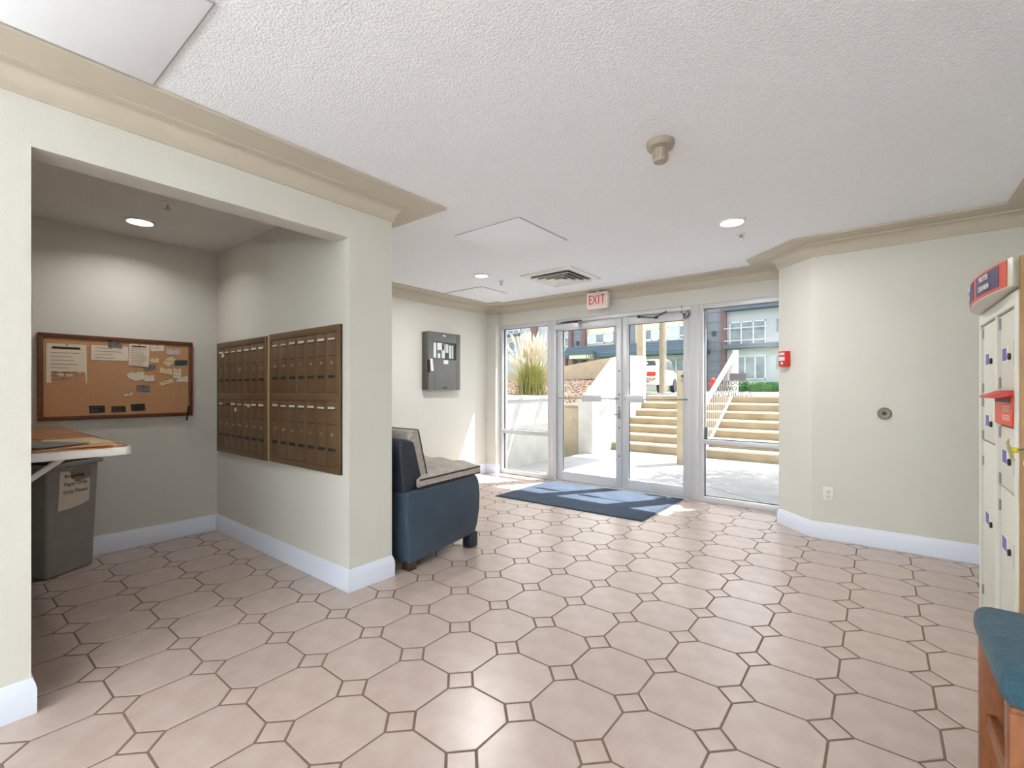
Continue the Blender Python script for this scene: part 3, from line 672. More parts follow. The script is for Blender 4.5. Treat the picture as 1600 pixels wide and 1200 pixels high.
flyer(-2.98, .40, sz, .40, .28, .12, M_PAPER, 'white flyer at the bottom of the shelf paper pile')
flyer(-2.93, .44, sz + .0042, .34, .26, -.18, mat('flyer_orange', (214, 150, 96), .6), 'orange printed flyer on the shelf paper pile')
flyer(-3.02, .46, sz + .0084, .36, .2, .05, M_PAPERY, 'cream flyer on top of the shelf paper pile')
flyer(-2.90, .33, sz + .0128, .24, .2, .5, M_PAPERG, 'grey flyer near the shelf end')
flyer(-3.42, .47, sz, .3, .2, .1, mat('flyer_brown', (170, 110, 66), .6), 'brown flyer further along the shelf')

A_, B_ = Vector((-4.096, .478)), Vector((-4.262, .732)); ux = (B_ - A_); Lb = ux.length; ang = math.atan2(ux.y, ux.x)
t = thing('recycling_bin', 'grey plastic recycling bin with a paper sign, under the shelf', 'bin', (A_.x, A_.y, 0), ang)
# local: x along the front face (0..Lb), y outwards is -y (towards the room), depth goes +y
dp = .19; zt = .735; tp = .02
def frustum(mb, x0, x1, y0, y1, z0, X0, X1, Y0, Y1, z1, bev=0):
    bm = bmesh.new(); vs = [bm.verts.new(v) for v in ((x0, y0, z0), (x1, y0, z0), (x1, y1, z0), (x0, y1, z0), (X0, Y0, z1), (X1, Y0, z1), (X1, Y1, z1), (X0, Y1, z1))]
    for f in ((3, 2, 1, 0), (0, 1, 5, 4), (1, 2, 6, 5), (2, 3, 7, 6), (3, 0, 4, 7), (4, 5, 6, 7)): bm.faces.new([vs[k] for k in f])
    if bev: bmesh.ops.bevel(bm, geom=[e_ for e_ in bm.edges], offset=bev, segments=3, profile=.5, affect='EDGES')
    return mb._merge(bm)
b = MB(); frustum(b, .0, Lb, 0, dp, 0, -tp * .6, Lb + tp, -tp, dp + .02, zt - .03, .018); b.build('body', M_BIN, t, local=True)
b = MB(); b.prism([(-tp - .006, -tp - .018), (Lb + tp + .014, -tp - .018), (Lb + tp + .014, dp + .03), (-tp - .006, dp + .03)], zt - .035, zt - .008, .005); b.build('rim', M_BIN, t, local=True)
b = MB(); b.box(-tp + .01, Lb + tp - .006, -tp, dp + .012, zt - .012, zt + .004, .006); b.build('liner', M_BAG, t, local=True)
# torn paper sign on the front face
def onface(u, z): k = z / (zt - .03); return Vector((u, -tp * k - .003, z))
fz0, fz1 = .42, .675
up = (onface(.1, .7) - onface(.1, .4)).normalized()
Ms = frame_mat(onface(0, fz0), (1, 0, 0), up)
sg = thing('paper_sign', 'torn white paper sign on the grey recycling bin', 'sign', (A_.x, A_.y, 0), ang)
b = MB(); b.prism([(.055, 0), (.13, .002), (.2, .012), (.255, .03), (.258, .19), (.20, .172), (.165, .168), (.15, .19), (.135, .195), (.125, .245), (.07, .25), (.062, .24)], 0, .002, M=Ms); b.build('sheet', mat('sign_paper', (214, 204, 190), .85, var=.04, vscale=14), sg, local=True, smooth=False)
b = MB(); b.prism([(.125, .25), (.258, .252), (.258, .195), (.20, .176), (.16, .172), (.137, .2)], 0, .0012, M=Ms); b.build('torn_layer', mat('torn_paper', (140, 128, 112), .9), sg, local=True, smooth=False)
for s_, z_, x_ in (('Recycling', .215, .092), ('Paper Only', .162, .088), ('Only Please', .112, .085)):
    text('lettering', s_, .033, M_INK, wmat(sg) @ Ms @ Matrix.Translation((x_, z_, .0026)), sg, .0004, 'LEFT')

# ------------------------------------------------------------------ armchair
t = thing('armchair', 'armless navy leather chair with taupe tufted cushions beside the column', 'armchair', (-2.78, 2.3, 0))
cx0, cx1 = -3.16, -2.425
def side_prof(): # (y, z) outline of the seat box seen from the side, bowed front
    P = [(1.985, .045), (1.965, .30), (1.96, .50), (1.975, .525)]
    P += [(2.30, .535), (2.60, .552), (2.635, .545), (2.66, .50), (2.675, .40), (2.67, .28), (2.645, .17), (2.62, .115), (2.55, .10), (2.25, .07)]
    return P
Mx = Matrix(((0, 0, 1, 0), (1, 0, 0, 0), (0, 1, 0, 0), (0, 0, 0, 1)))
MB().prism(side_prof(), cx0, cx1, .016, M=Mx, seg=3).build('seat_base', M_NAVY, t)
MB().prism([(1.965, .50), (1.925, .84), (1.965, .875), (2.05, .85), (2.14, .53)], cx0 + .01, cx1 - .03, .02, M=Mx, seg=3).build('back_frame', M_NAVYD, t)
def cushion(fn, name, nu=26, nv=18):
    """pillow between a lower and an upper sheet; fn(u,v) -> centre, normal, half thickness"""
    m_ = MB(); bm = m_.bm
    def pt(u, v, s):
        c, n_, h_ = fn(u, v); e_ = .42 + .58 * max(0, 1 - (2 * u - 1) ** 6) ** .5 * max(0, 1 - (2 * v - 1) ** 6) ** .5
        return c + n_ * (s * h_ * e_)
    gs = []
    for s_ in (1, -1): gs.append([[bm.verts.new(pt(i / nu, j / nv, s_)) for j in range(nv + 1)] for i in range(nu + 1)])
    for gi, G in enumerate(gs):
        for i in range(nu):
            for j in range(nv):
                q = (G[i][j], G[i + 1][j], G[i + 1][j + 1], G[i][j + 1]); bm.faces.new(q if gi == 0 else q[::-1])
    per = [(i, 0) for i in range(nu)] + [(nu, j) for j in range(nv)] + [(i, nv) for i in range(nu, 0, -1)] + [(0, j) for j in range(nv, 0, -1)]
    for k in range(len(per)):
        a, b_ = per[k], per[(k + 1) % len(per)]; bm.faces.new((gs[0][a[0]][a[1]], gs[0][b_[0]][b_[1]], gs[1][b_[0]][b_[1]], gs[1][a[0]][a[1]]))
    bmesh.ops.recalc_face_normals(bm, faces=list(bm.faces))
    return m_
def seatc(u, v):
    x = cx0 + .01 + (cx1 - cx0 - .005) * u; y = 2.065 + .60 * v
    tuft = .022 * abs(math.sin(math.pi * 3 * u)) * abs(math.sin(math.pi * 4 * v))
    return Vector((x, y, .566 + .018 * v)), Vector((0, 0, 1)), .055 + tuft
def backc(u, v):
    x = cx0 + .02 + (cx1 - cx0 - .05) * u; a = math.radians(14)
    base = Vector((x, 2.135, .60)); up_ = Vector((0, -math.sin(a), math.cos(a))); n_ = Vector((0, math.cos(a), math.sin(a)))
    return base + up_ * (.33 * v), n_, .060 + .024 * abs(math.sin(math.pi * 3 * u)) * abs(math.sin(math.pi * 2 * v))
sc = cushion(seatc, 's').build('seat_cushion', M_TAUPE, t)
bc = cushion(backc, 'b').build('back_cushion', M_TAUPE, t)
def piping(fn, off, name, par):
    ed = [(1, k / 20) for k in range(21)] + [(1 - k / 20, 1) for k in range(1, 21)] + [(0, 1 - k / 20) for k in range(1, 21)]
    pts = []
    for u, v in ed:
        c, n_, h_ = fn(min(max(u, .004), .996), min(max(v, .006), .994)); pts.append(c + n_ * (off * h_))
    MB().tube(pts, .0065, 6).build(name, M_PIPE, par)
piping(seatc, .42, 'piping', sc); piping(seatc, -.42, 'piping', sc); piping(backc, .42, 'piping', bc)
# seam pipe along the top of the base side
MB().tube([(cx1 - .004, 2.06, .532), (cx1 - .003, 2.3, .538), (cx1 - .003, 2.6, .552)], .006, 6).build('seam', M_PIPE, t)
for x in (cx0 + .06, cx1 - .075):
    MB().box(x, x + .07, 1.985, 2.045, 0, .055, .006).build('foot', M_FOOT, t)
    MB().box(x - .005, x + .075, 2.555, 2.645, 0, .115, .01).build('foot', M_NAVYD, t)

# ------------------------------------------------------------------ entrance mat
P = [(-3.395, 3.985), (-1.69, 4.04), (-1.68, 5.15), (-3.385, 5.09)]
t = thing('entrance_mat', 'blue grey carpet mat on the tiles before the doors', 'mat', (-2.54, 4.55, 0))
MB().prism(P, .0005, .006).build('rubber_edge', M_RUB, t, smooth=False)
c = Vector((sum(p[0] for p in P) / 4, sum(p[1] for p in P) / 4)); Q = [tuple(c + (Vector(p) - c) * .975) for p in P]
MB().prism(Q, .004, .011, .002).build('pile', M_MAT, t)

# ------------------------------------------------------------------ parcel locker
LX, LY0, LY1 = .3825, 2.43, 3.235; LXB = XR - .005; LZ = 1.56
t = thing('parcel_locker', 'tall pale grey parcel locker with a red curved header, tan side panel', 'locker', ((LX + LXB) / 2, (LY0 + LY1) / 2, 0))
MB().box(LX + .03, LXB, LY0 + .004, LY1, 0, LZ + .02).build('carcass', M_LOCK, t)
MB().box(LX + .006, LXB + .0, LY0 - .02, LY0 - .001, 0, LZ + .115, .002).build('side_panel', M_TANW, t)
fr_ = MB(); e = .035; ym = (LY0 + LY1) / 2 - .02
fr_.box(LX, LX + .04, LY0, LY0 + .045, 0, LZ, .008).box(LX, LX + .04, LY1 - .025, LY1, 0, LZ, .006).box(LX, LX + .04, LY0 + .045, LY1 - .025, LZ - .05, LZ, .004).box(LX, LX + .04, LY0 + .045, LY1 - .025, 0, .13, .004).box(LX, LX + .04, ym - .012, ym + .012, .13, LZ - .05, .003)
fr_.build('front_frame', M_LOCKF, t)
def ldoor(y0, y1, z0, z1, stick_z):
    d = MB().box(LX + .012, LX + .034, y0 + .012, y1 - .004, z0 + .004, z1 - .004, .003).build('locker_door', M_LOCK, t)
    for zz in (z0 + (z1 - z0) * .12, z1 - (z1 - z0) * .12):
        MB().cyl((LX + .016, y1 - .012, zz - .022), (LX + .016, y1 - .012, zz + .022), .011, n=12).build('hinge', M_CHROME, d)
    ysz = y0 + (y1 - y0) * .5
    MB().box(LX + .010, LX + .0125, ysz - .01, ysz + .11, stick_z - .03, stick_z + .03).build('sticker', M_WHITE, d)
    MB().box(LX + .0092, LX + .0105, ysz + .03, ysz + .105, stick_z - .025, stick_z + .025).build('sticker_print', M_BLUE, d)
    MB().cyl((LX + .004, ysz - .03, stick_z - .012), (LX + .012, ysz - .03, stick_z - .012), .013, n=14).build('lock', M_BLACK, d)
    MB().box(LX + .006, LX + .012, y0 + .035, y0 + .045, stick_z - .05, stick_z + .04, .001).build('pull', M_CHROME, d)
ya, yb_ = LY0 + .045, LY1 - .025
MB().box(LX + .034, LX + .04, ya, yb_, .12, LZ - .05).build('inner_gap', M_LOCKG, t)
for z0, z1, sz_ in ((1.165, 1.51, 1.34), (.955, 1.165, 1.055), (.13, .955, .60)): ldoor(ym + .012, yb_, z0, z1, sz_)
for z0, z1, sz_ in ((1.19, 1.51, 1.34), (.80, 1.055, .93), (.13, .80, .58)): ldoor(ya, ym - .012, z0, z1, sz_)
# outgoing mail slot: red surround, hood and print
ms = MB().box(LX - .004, LX + .03, ya + .01, ym - .006, 1.06, 1.175, .004).build('mail_slot', M_REDL, t)
MB().prism([(LX - .05, 1.165), (LX - .05, 1.172), (LX + .0, 1.195), (LX + .0, 1.175)], ya + .0, ym - .002, .002, M=Matrix(((1, 0, 0, 0), (0, 0, 1, 0), (0, 1, 0, 0), (0, 0, 0, 1)))).build('hood', M_RED, ms)
MB().box(LX - .006, LX - .003, ya + .03, ym - .02, 1.15, 1.168).build('slot_opening', M_BLACK, ms)
for z in (1.135, 1.127, 1.119, 1.10, 1.092, 1.084): MB().box(LX - .0055, LX - .0038, ya + .04, ya + .17, z - .0018, z + .0018).build('print_line', M_PAPER, ms)
# curved header with the carrier's name
hz0, hz1 = LZ + .008, LZ + .115
def bow(v): return LX - .012 - .052 * math.sin(math.pi * min(max(v, 0), 1)) ** .8
N_ = 18
MB().prism([(bow(k / N_), LY0 - .02 + (LY1 - LY0 + .02) * k / N_) for k in range(N_ + 1)] + [(LX + .18, LY1), (LX + .18, LY0 + .0005), (LX + .004, LY0 + .0005)], hz0, hz1, .004).build('header', M_LOCK, t)
def strip(v0, v1, z0, z1, off, m, name, par, k=10):
    m_ = MB(); q = lambda v, o: (bow(v) - o, LY0 - .02 + (LY1 - LY0 + .02) * v)
    m_.prism([q(v0 + (v1 - v0) * i / k, off) for i in range(k + 1)] + [q(v1 - (v1 - v0) * i / k, off - .003) for i in range(k + 1)], z0, z1); return m_.build(name, m, par, smooth=False)
hs = strip(.04, .97, hz0 + .006, hz1 - .004, .003, M_REDL, 'header_sign', t, 20)
for v0, v1, s1, s2 in ((.10, .42, 'POSTES', 'CANADA'), (.48, .74, 'CANADA', 'POST')):
    strip(v0, v1, hz0 + .016, hz1 - .012, .0045, M_NAVYS, 'name_field', hs)
    vm = (v0 + v1) / 2; yv = LY0 - .02 + (LY1 - LY0 + .02) * vm
    p_a = Vector((bow(v0), LY0 - .02 + (LY1 - LY0 + .02) * v0, 0)); p_b = Vector((bow(v1), LY0 - .02 + (LY1 - LY0 + .02) * v1, 0))
    tx = (p_a - p_b).normalized(); nn = tx.cross(Vector((0, 0, 1)))
    for s_, z_ in ((s1, hz0 + .073), (s2, hz0 + .036)):
        text('lettering', s_, .030, M_WHITE, frame_mat(Vector((bow(vm), yv, z_)) + nn * .009, tx, (0, 0, 1)), hs, .001)

# ------------------------------------------------------------------ stool
t = thing('bar_stool', 'wooden stool with a blue velvet padded seat beside the locker', 'stool', (.362, 1.425, 0), 0)
sw, sz_ = .185, .645
b = MB(); b.box(-sw, sw, -sw, sw, sz_ - .042, sz_ + .034, .030, 5); b.build('seat', M_VELVET, t, local=True)
MB().box(-sw + .012, sw - .012, -sw + .012, sw - .012, sz_ - .05, sz_ - .035, .003).build('seat_board', M_STOOL, t, local=True)
for sx in (-1, 1):
    for sy in (-1, 1):
        MB().box(sx * .155 - .02, sx * .155 + .02, sy * .155 - .02, sy * .155 + .02, 0, .60, .004).build('leg', M_STOOL, t, local=True)
for s_ in (-1, 1):
    MB().box(-.15, .15, s_ * .155 - .01, s_ * .155 + .01, .30, .335, .003).build('stretcher', M_STOOL, t, local=True)
    MB().box(s_ * .155 - .01, s_ * .155 + .01, -.15, .15, .40, .435, .003).build('stretcher', M_STOOL, t, local=True)

# ------------------------------------------------------------------ pedestal table with the yellow flowers (only a bloom reaches into view)
t = thing('pedestal_table', 'small round wooden pedestal table beside the parcel locker', 'table', (.63, 2.04, 0))
MB().lathe([(0, .70), (.2, .70), (.205, .712), (.2, .725), (0, .725)], (.63, 2.04, 0), 32).build('table_top', M_STOOL, t)
MB().lathe([(0, .02), (.03, .02), (.022, .2), (.028, .5), (.05, .70), (0, .70)], (.63, 2.04, 0), 20).build('column', M_STOOL, t)
MB().lathe([(0, 0), (.16, 0), (.16, .02), (.05, .035), (0, .035)], (.63, 2.04, 0), 28).build('foot', M_STOOL, t)
t = thing('flower_vase', 'white ceramic vase standing on the pedestal table', 'vase', (.60, 2.04, .725))
MB().lathe([(0, 0), (.045, 0), (.062, .05), (.05, .12), (.03, .16), (.036, .18), (.03, .18), (.024, .16), (0, .15)], (.60, 2.04, .725), 28).build('body', M_VASE, t)
def bloom(tip, sway, label):
    tip = Vector(tip); base = Vector((.60, 2.04, .80)); t = thing('yellow_flower', label, 'flower', base, 0, 'yellow flowers in the vase')
    mid = (base + tip) / 2 + Vector(sway); pts = [base * (1 - k) ** 2 + mid * 2 * k * (1 - k) + tip * k * k for k in [i / 12 for i in range(13)]]
    MB().tube(pts, .003, 6).build('stem', M_STEM, t)
    d = (pts[-1] - pts[-3]).normalized(); M = Matrix.Translation(tip) @ d.to_track_quat('Z', 'Y').to_matrix().to_4x4()
    for k in range(6):
        pm = MB(); R = M @ Matrix.Rotation(k * math.pi / 3, 4, 'Z')
        def f(u, v, R=R):
            r = .042 * u; wv = .013 * math.sin(math.pi * min(1, u * .9 + .08)) * (2 * v - 1); return R @ Vector((r, wv, .022 * u * (1.2 - u) + .012))
        pm.grid(f, 6, 4); pm.build('petal', M_PETAL, t)
    MB().lathe([(0, 0), (.008, .002), (.009, .012), (0, .018)], (0, 0, 0), 12, M=M).build('flower_centre', M_PETALC, t)
bloom((.338, 2.115, 1.012), (-.02, 0, .16), 'pale yellow flower leaning out before the locker edge')
bloom((.372, 2.10, .955), (-.02, .0, .12), 'pale yellow flower hanging lower before the locker')
bloom((.62, 2.06, 1.15), (0, 0, .02), 'tall yellow flower upright in the vase')

# ------------------------------------------------------------------ unseen uplights added behind the view for fill light
for x, y, sg_, lb in ((XR, -2.3, -1, 'unseen white bowl uplight added for fill midway along the side wall'), (XR, -3.9, -1, 'unseen white bowl uplight added for fill on the side wall by the rear window'),
                      (XF, -2.3, 1, 'unseen white bowl uplight added for fill midway along the partition wall'), (XF, -3.9, 1, 'unseen white bowl uplight added for fill on the partition by the rear window')):
    t = thing('fill_uplight', lb, 'fill lamp', (x, y, 1.38), 0, 'added fill uplights'); c = (x + sg_ * .12, y, 1.38)
    MB().lathe([(0, 0), (.05, .005), (.10, .05), (.118, .11), (.112, .11), (.095, .055), (.05, .015), (0, .01)], c, 28).build('bowl', M_WHITE, t)
    MB().box(min(x, x + sg_ * .03), max(x, x + sg_ * .03), y - .04, y + .04, 1.36, 1.48, .004).build('back_plate', M_WHITE, t)
    L = bpy.data.lights.new('uplight', 'AREA'); L.shape = 'DISK'; L.size = .18; L.energy = 52; L.color = (.87, .945, 1)
    lo = bpy.data.objects.new('uplight', L); COL.objects.link(lo); lo.parent = t; lo.location = (sg_ * .12, 0, .105); lo.rotation_euler = (math.pi, 0, 0)

# ================================================================== OUTSIDE
ZG = -.012
def pave(name, pts, m=M_CONC): return S(MB().prism(pts, -.25, ZG, .004).build(name, m))
pave('ground_paving', [(-4.42, 5.29), (-.85, 5.29), (-.85, 5.49), (-2.0, 6.28), (-3.4, 7.22), (-4.42, 7.92)])
pave('ground_paving', [(-.838, 5.29), (5, 5.29), (5, 8.7), (-4.42, 8.7), (-4.42, 7.935), (-3.39, 7.23), (-1.99, 6.29), (-.838, 5.50)])
S(MB().box(-9, 9, -16, YBACK - .16, -.3, -.05).build('ground_rear', mat('bounce_paving', (226, 224, 220), .9)))  # unseen ground, kept pale to bounce light in through the rear window
S(MB().box(-4.6, 5, YS + .1, 5.285, -.2, ZG + .003).build('door_sill', M_CONC))
# left retaining wall
t = thing('retaining_wall', 'white washed concrete retaining wall with a cap, below the plumed grass outside', 'wall', (-4.5, 6.0, ZG))
MB().prism([(-4.42, 5.28), (-4.42, 6.83), (-6.2, 6.83), (-6.2, 6.65), (-4.6, 6.65), (-4.6, 5.28)], -.2, 1.03, .006).build('body', M_CONCW, t)
MB().prism([(-4.40, 5.28), (-4.40, 6.85), (-6.2, 6.85), (-6.2, 6.63), (-4.62, 6.63), (-4.62, 5.28)], 1.03, 1.09, .008).build('cap', M_CONCW, t)
t = thing('planter_wall', 'beige stucco planter wall with a ledge below the mulch bed', 'wall', (-5.2, 8.0, ZG))
MB().box(-12, -4.56, 7.95, 8.15, -.2, .86, .006).build('body', M_BEIGE, t)
MB().box(-12, -4.56, 7.92, 8.16, .86, .91, .006).build('ledge', M_BEIGE, t)
MB().lathe([(.030, 0), (.040, 0), (.040, .012), (.030, .012)], (-4.78, 7.95, .62), 18, 'Y', M=Matrix.Translation((-4.78, 7.95, .62)) @ Matrix.Rotation(math.pi, 4, 'Z') @ Matrix.Translation((4.78, -7.95, -.62))).build('wall_ring', M_CHROME, t)
# stair cheek wall
t = thing('stair_wall', 'white concrete side wall rising along the outdoor stairs', 'wall', (-4.38, 9.0, ZG))
MB().prism([(7.80, -.2), (7.80, 1.04), (7.92, 1.04), (8.72, 1.57), (9.17, 1.86), (9.50, 1.93), (10.35, 1.97), (10.35, -.2)], -4.55, -4.24, .008, M=Mx).build('body', M_CONCW, t)
hr = MB(); hr.tube([(-4.16, 8.2, .98), (-4.16, 10.2, 1.80)], .022, 10); hr.build('handrail', M_RAILW, t)
for y, z in ((8.3, 1.02), (9.2, 1.39), (10.1, 1.76)): MB().tube([(-4.24, y, z - .08), (-4.16, y, z - .05), (-4.16, y, z)], .009, 6).build('rail_bracket', M_RAILW, t)
# stairs
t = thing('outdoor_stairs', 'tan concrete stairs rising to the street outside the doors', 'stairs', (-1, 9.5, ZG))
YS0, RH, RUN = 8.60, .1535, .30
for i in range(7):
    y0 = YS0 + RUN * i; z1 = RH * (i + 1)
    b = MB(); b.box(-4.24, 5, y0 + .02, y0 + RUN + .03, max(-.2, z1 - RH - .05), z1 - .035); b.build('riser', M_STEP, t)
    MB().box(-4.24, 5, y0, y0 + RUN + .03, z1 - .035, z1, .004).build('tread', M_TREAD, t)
ZU = RH * 7
S(MB().box(-4.24, 5, YS0 + RUN * 7 + .02, 16, ZU - .3, ZU - .002).build('ground_landing', M_CONC))
S(MB().box(-60, 40, 16, 90, ZU - .5, ZU - .02).build('ground_street', M_ASPH))
S(MB().box(-60, 40, 31, 90, ZU - .4, ZU + .03).build('ground_lawn', M_LAWN))
# intercom post
t = thing('intercom_post', 'square beige post with an intercom keypad outside the doors', 'post', (-2.505, 7.70, ZG))
MB().box(-2.602, -2.408, 7.61, 7.80, -.05, 1.50, .008).build('post', M_BEIGE, t)
p = ony(1068, 590, 7.61)
k_ = MB().box(p.x - .045, p.x + .045, 7.585, 7.612, p.z - .058, p.z + .058, .004).build('intercom', M_CHROME, t)
MB().box(p.x - .028, p.x + .028, 7.58, 7.587, p.z + .01, p.z + .045).box(p.x + .046, p.x + .056, 7.59, 7.612, p.z - .058, p.z + .058).build('screen', M_BLACK, k_)
# railing
t = thing('stair_railing', 'white metal stair railing with thin balusters up the stairs', 'railing', (-2.42, 9.5, ZG))
ra, rb_ = Vector((-2.42, 8.40, .88)), Vector((-2.42, 10.72, 1.98))
MB().bar(ra, rb_, .07, .06, .006).build('top_rail', M_RAILW, t)
qa, qb = Vector((-2.42, 8.50, .12)), Vector((-2.42, 10.72, 1.20))
MB().bar(qa, qb, .035, .045, .004).build('bottom_rail', M_RAILW, t)
MB().box(-2.455, -2.385, 8.33, 8.40, ZG, .92, .006).build('newel_post', M_RAILW, t)
MB().box(-2.465, -2.375, 10.68, 10.80, ZU, 2.03, .006).build('newel_post', M_RAILW, t)
nb = 17
bal = None
for k in range(nb):
    f = (k + .7) / nb; a = qa.lerp(qb, f); b_ = ra.lerp(rb_, f)
    MB().box(-2.424, -2.416, a.y - .004, a.y + .004, a.z, b_.z).build('baluster', M_RAILW, t, smooth=False)
# planter soil and bark chips
def soil(x, y): return 0.86 + .155 * max(0, y - 8.0) + .02 * math.sin(x * 3) * math.cos(y * 2.3) + (.10 if y < 8 else 0) * 0
t = thing('planter_bed', 'sloping bark mulch bed above the planter wall', 'planter', (-6, 9.5, 0))
m_ = MB(); m_.grid(lambda u, v: Vector((-12 + 7.43 * u, 8.17 + 3.92 * v, soil(-12 + 7.43 * u, 8.17 + 3.92 * v) )), 50, 40); o = m_.build('soil', M_MULCH, t)
m_ = MB()
for k in range(3600):
    x = random.uniform(-11, -4.6); y = random.uniform(8.2, 12.0); a = random.uniform(0, 6.3); L_ = random.uniform(.02, .05)
    R = Matrix.Translation((x, y, soil(x, y) + .008)) @ Matrix.Rotation(a, 4, 'Z') @ Matrix.Rotation(random.uniform(-.6, .6), 4, 'X') @ Matrix.Rotation(random.uniform(-.5, .5), 4, 'Y')
    vs = [m_.bm.verts.new(R @ Vector(v)) for v in ((-L_, -.012, 0), (L_, -.014, 0), (L_ * .8, .012, .006), (-L_ * .9, .01, .006), (0, 0, .018))]
    for f in ((0, 1, 4), (1, 2, 4), (2, 3, 4), (3, 0, 4)): m_.bm.faces.new([vs[q] for q in f])
tag(m_.build('bark_chips', M_CHIP, t, smooth=False), kind='stuff')
# sloped parapet behind the bed
t = thing('parapet_wall', 'beige parapet wall with a sloping top behind the mulch bed', 'wall', (-7, 12, 1.2))
MB().prism([(-11.5, .8), (-11.5, 1.62), (-7.6, 1.90), (-5.86, 2.12), (-5.6, 2.14), (-5.6, .8)], 12.1, 12.3, .006, M=Matrix(((1, 0, 0, 0), (0, 0, 1, 0), (0, 1, 0, 0), (0, 0, 0, 1)))).build('body', M_BEIGE, t)
# plume grass
gb = Vector((-6.72, 9.25, 0)); gb.z = soil(gb.x, gb.y)
t = thing('ornamental_grass', 'tall plumed ornamental grass clump in the mulch bed', 'grass', gb)
m_ = MB()
def blade(mb, p, az, L_, lean, w_, n=5):
    d = Vector((math.cos(az), math.sin(az), 0)); s_ = Vector((-d.y, d.x, 0)); prev = None
    for i in range(n + 1):
        k = i / n; c = p + d * (lean * k ** 1.7) + Vector((0, 0, L_ * (k - .28 * (lean / max(L_, .1)) * k * k))); ww = w_ * (1 - k) ** .6 + .0006
        a, b_ = mb.bm.verts.new(c - s_ * ww), mb.bm.verts.new(c + s_ * ww)
        if prev: mb.bm.faces.new((prev[0], prev[1], b_, a))
        prev = (a, b_)
    return c
for k in range(900):
    az = random.uniform(0, 6.3); blade(m_, gb + Vector((random.gauss(0, .14), random.gauss(0, .14), 0)), az, random.uniform(.4, 1.05), random.uniform(.08, .78), .006)
tag(m_.build('blades', M_GRASSB, t), kind='stuff')
m_ = MB(); st = MB()
for k in range(190):
    az = random.uniform(0, 6.3); ln = random.uniform(.02, .55); L_ = random.uniform(.72, 1.38)
    b0 = gb + Vector((random.gauss(0, .08), random.gauss(0, .08), 0)); d = Vector((math.cos(az), math.sin(az), 0))
    tip0 = b0 + d * ln + Vector((0, 0, L_)); st.tube([b0, (b0 + tip0) / 2 - d * ln * .12, tip0], .0025, 4)
    ax = (d * ln * 1.2 + Vector((0, 0, L_))).normalized(); bl = random.uniform(.22, .36)
    M_ = Matrix.Translation(tip0 - ax * bl * .4) @ ax.to_track_quat('Z', 'Y').to_matrix().to_4x4()
    m_.lathe([(.002, 0), (.018, bl * .25), (.022, bl * .5), (.013, bl * .8), (.001, bl)], (0, 0, 0), 7, M=M_)
tag(m_.build('plumes', M_PLUME, t), kind='stuff'); tag(st.build('plume_stalks', M_GRASSB, t), kind='stuff')

# unseen slab and canopy placed for their shade; entrance tree and building wall
t = thing('shade_balcony', 'unseen concrete slab added to shade the paving beside the tree', 'shade_balcony', (2.4, 6.9, 2.9))  # added out of view to block the sun over the paving
MB().box(-.35, 5, YS + .22, 6.5, 2.95, 3.15, .01).build('slab', M_CONCW, t)
MB().box(-.35, 5, 6.4, 6.5, 3.15, 4.15, .01).box(-.35, -.25, YS + .22, 6.4, 3.15, 4.15, .01).build('parapet', M_STUC, t)
t = thing('shade_canopy', 'unseen concrete canopy on beams added to shade the paving by the retaining wall', 'canopy', (-3.4, 7.6, 2.9))  # unseen; slab and beams shaped to cast the retaining wall's shadows
MB().box(-3.70, -2.85, 6.85, 8.7, 2.95, 3.07, .006).build('roof_slab', M_CONCW, t)
for y in (6.66, 7.25, 8.4): MB().box(-4.63, -2.85, y - .045, y + .045, 2.83, 2.95, .004).build('beam', M_RAILW, t)
MB().box(-4.75, -4.63, YS + .1995, 8.6, 2.83, 2.95, .004).build('edge_beam', M_RAILW, t)
t = thing('entrance_tree', 'leafy tree beside the entrance paving under the added slab edge', 'tree', (.9, 8.0, ZG))
MB().cyl((.9, 8.0, ZG), (.75, 8.1, 3.4), .11, .07, n=14).build('trunk', M_POLE, t)
q = MB(); cc = Vector((.55, 8.3, 4.3))
for k in range(5200):
    a = Vector((random.gauss(0, 1), random.gauss(0, 1), random.gauss(0, 1))).normalized() * (random.random() ** .45); p = cc + Vector((a.x * 1.9, a.y * 1.55, a.z * 1.25))
    R = Matrix.Translation(p) @ Matrix.Rotation(random.uniform(0, 6.3), 4, Vector((random.random() - .5, random.random() - .5, random.random() - .5)).normalized())
    vs = [q.bm.verts.new(R @ Vector(v)) for v in ((-.11, 0, 0), (0, -.04, .01), (.11, 0, 0), (0, .04, .01))]; q.bm.faces.new(vs)
tag(q.build('leaves', M_FOLI, t, smooth=False), kind='stuff')
for k in range(7):
    a = k * .9; e_ = cc + Vector((1.2 * math.cos(a), 1.1 * math.sin(a), random.uniform(-.4, .7))); MB().tube([(.75, 8.1, 3.3), (Vector((.75, 8.1, 3.3)) + e_) / 2 + Vector((0, 0, .1)), e_], .025, 6).build('branch', M_POLE, t)
t = thing('entrance_building', 'outer wall of this apartment building above the entrance', 'building', (0, YS + .1, ZC))
MB().box(-12, 8, YS + .0, YS + .2, ZC + .12, 9).build('upper_wall', M_STUC, t)
MB().box(-12, XB - .15, YS + .02, YS + .2, 0, ZC + .12).box(XR + .15, 8, YS + .02, YS + .2, -.1, ZC + .12).build('lower_wall', M_STUC, t)

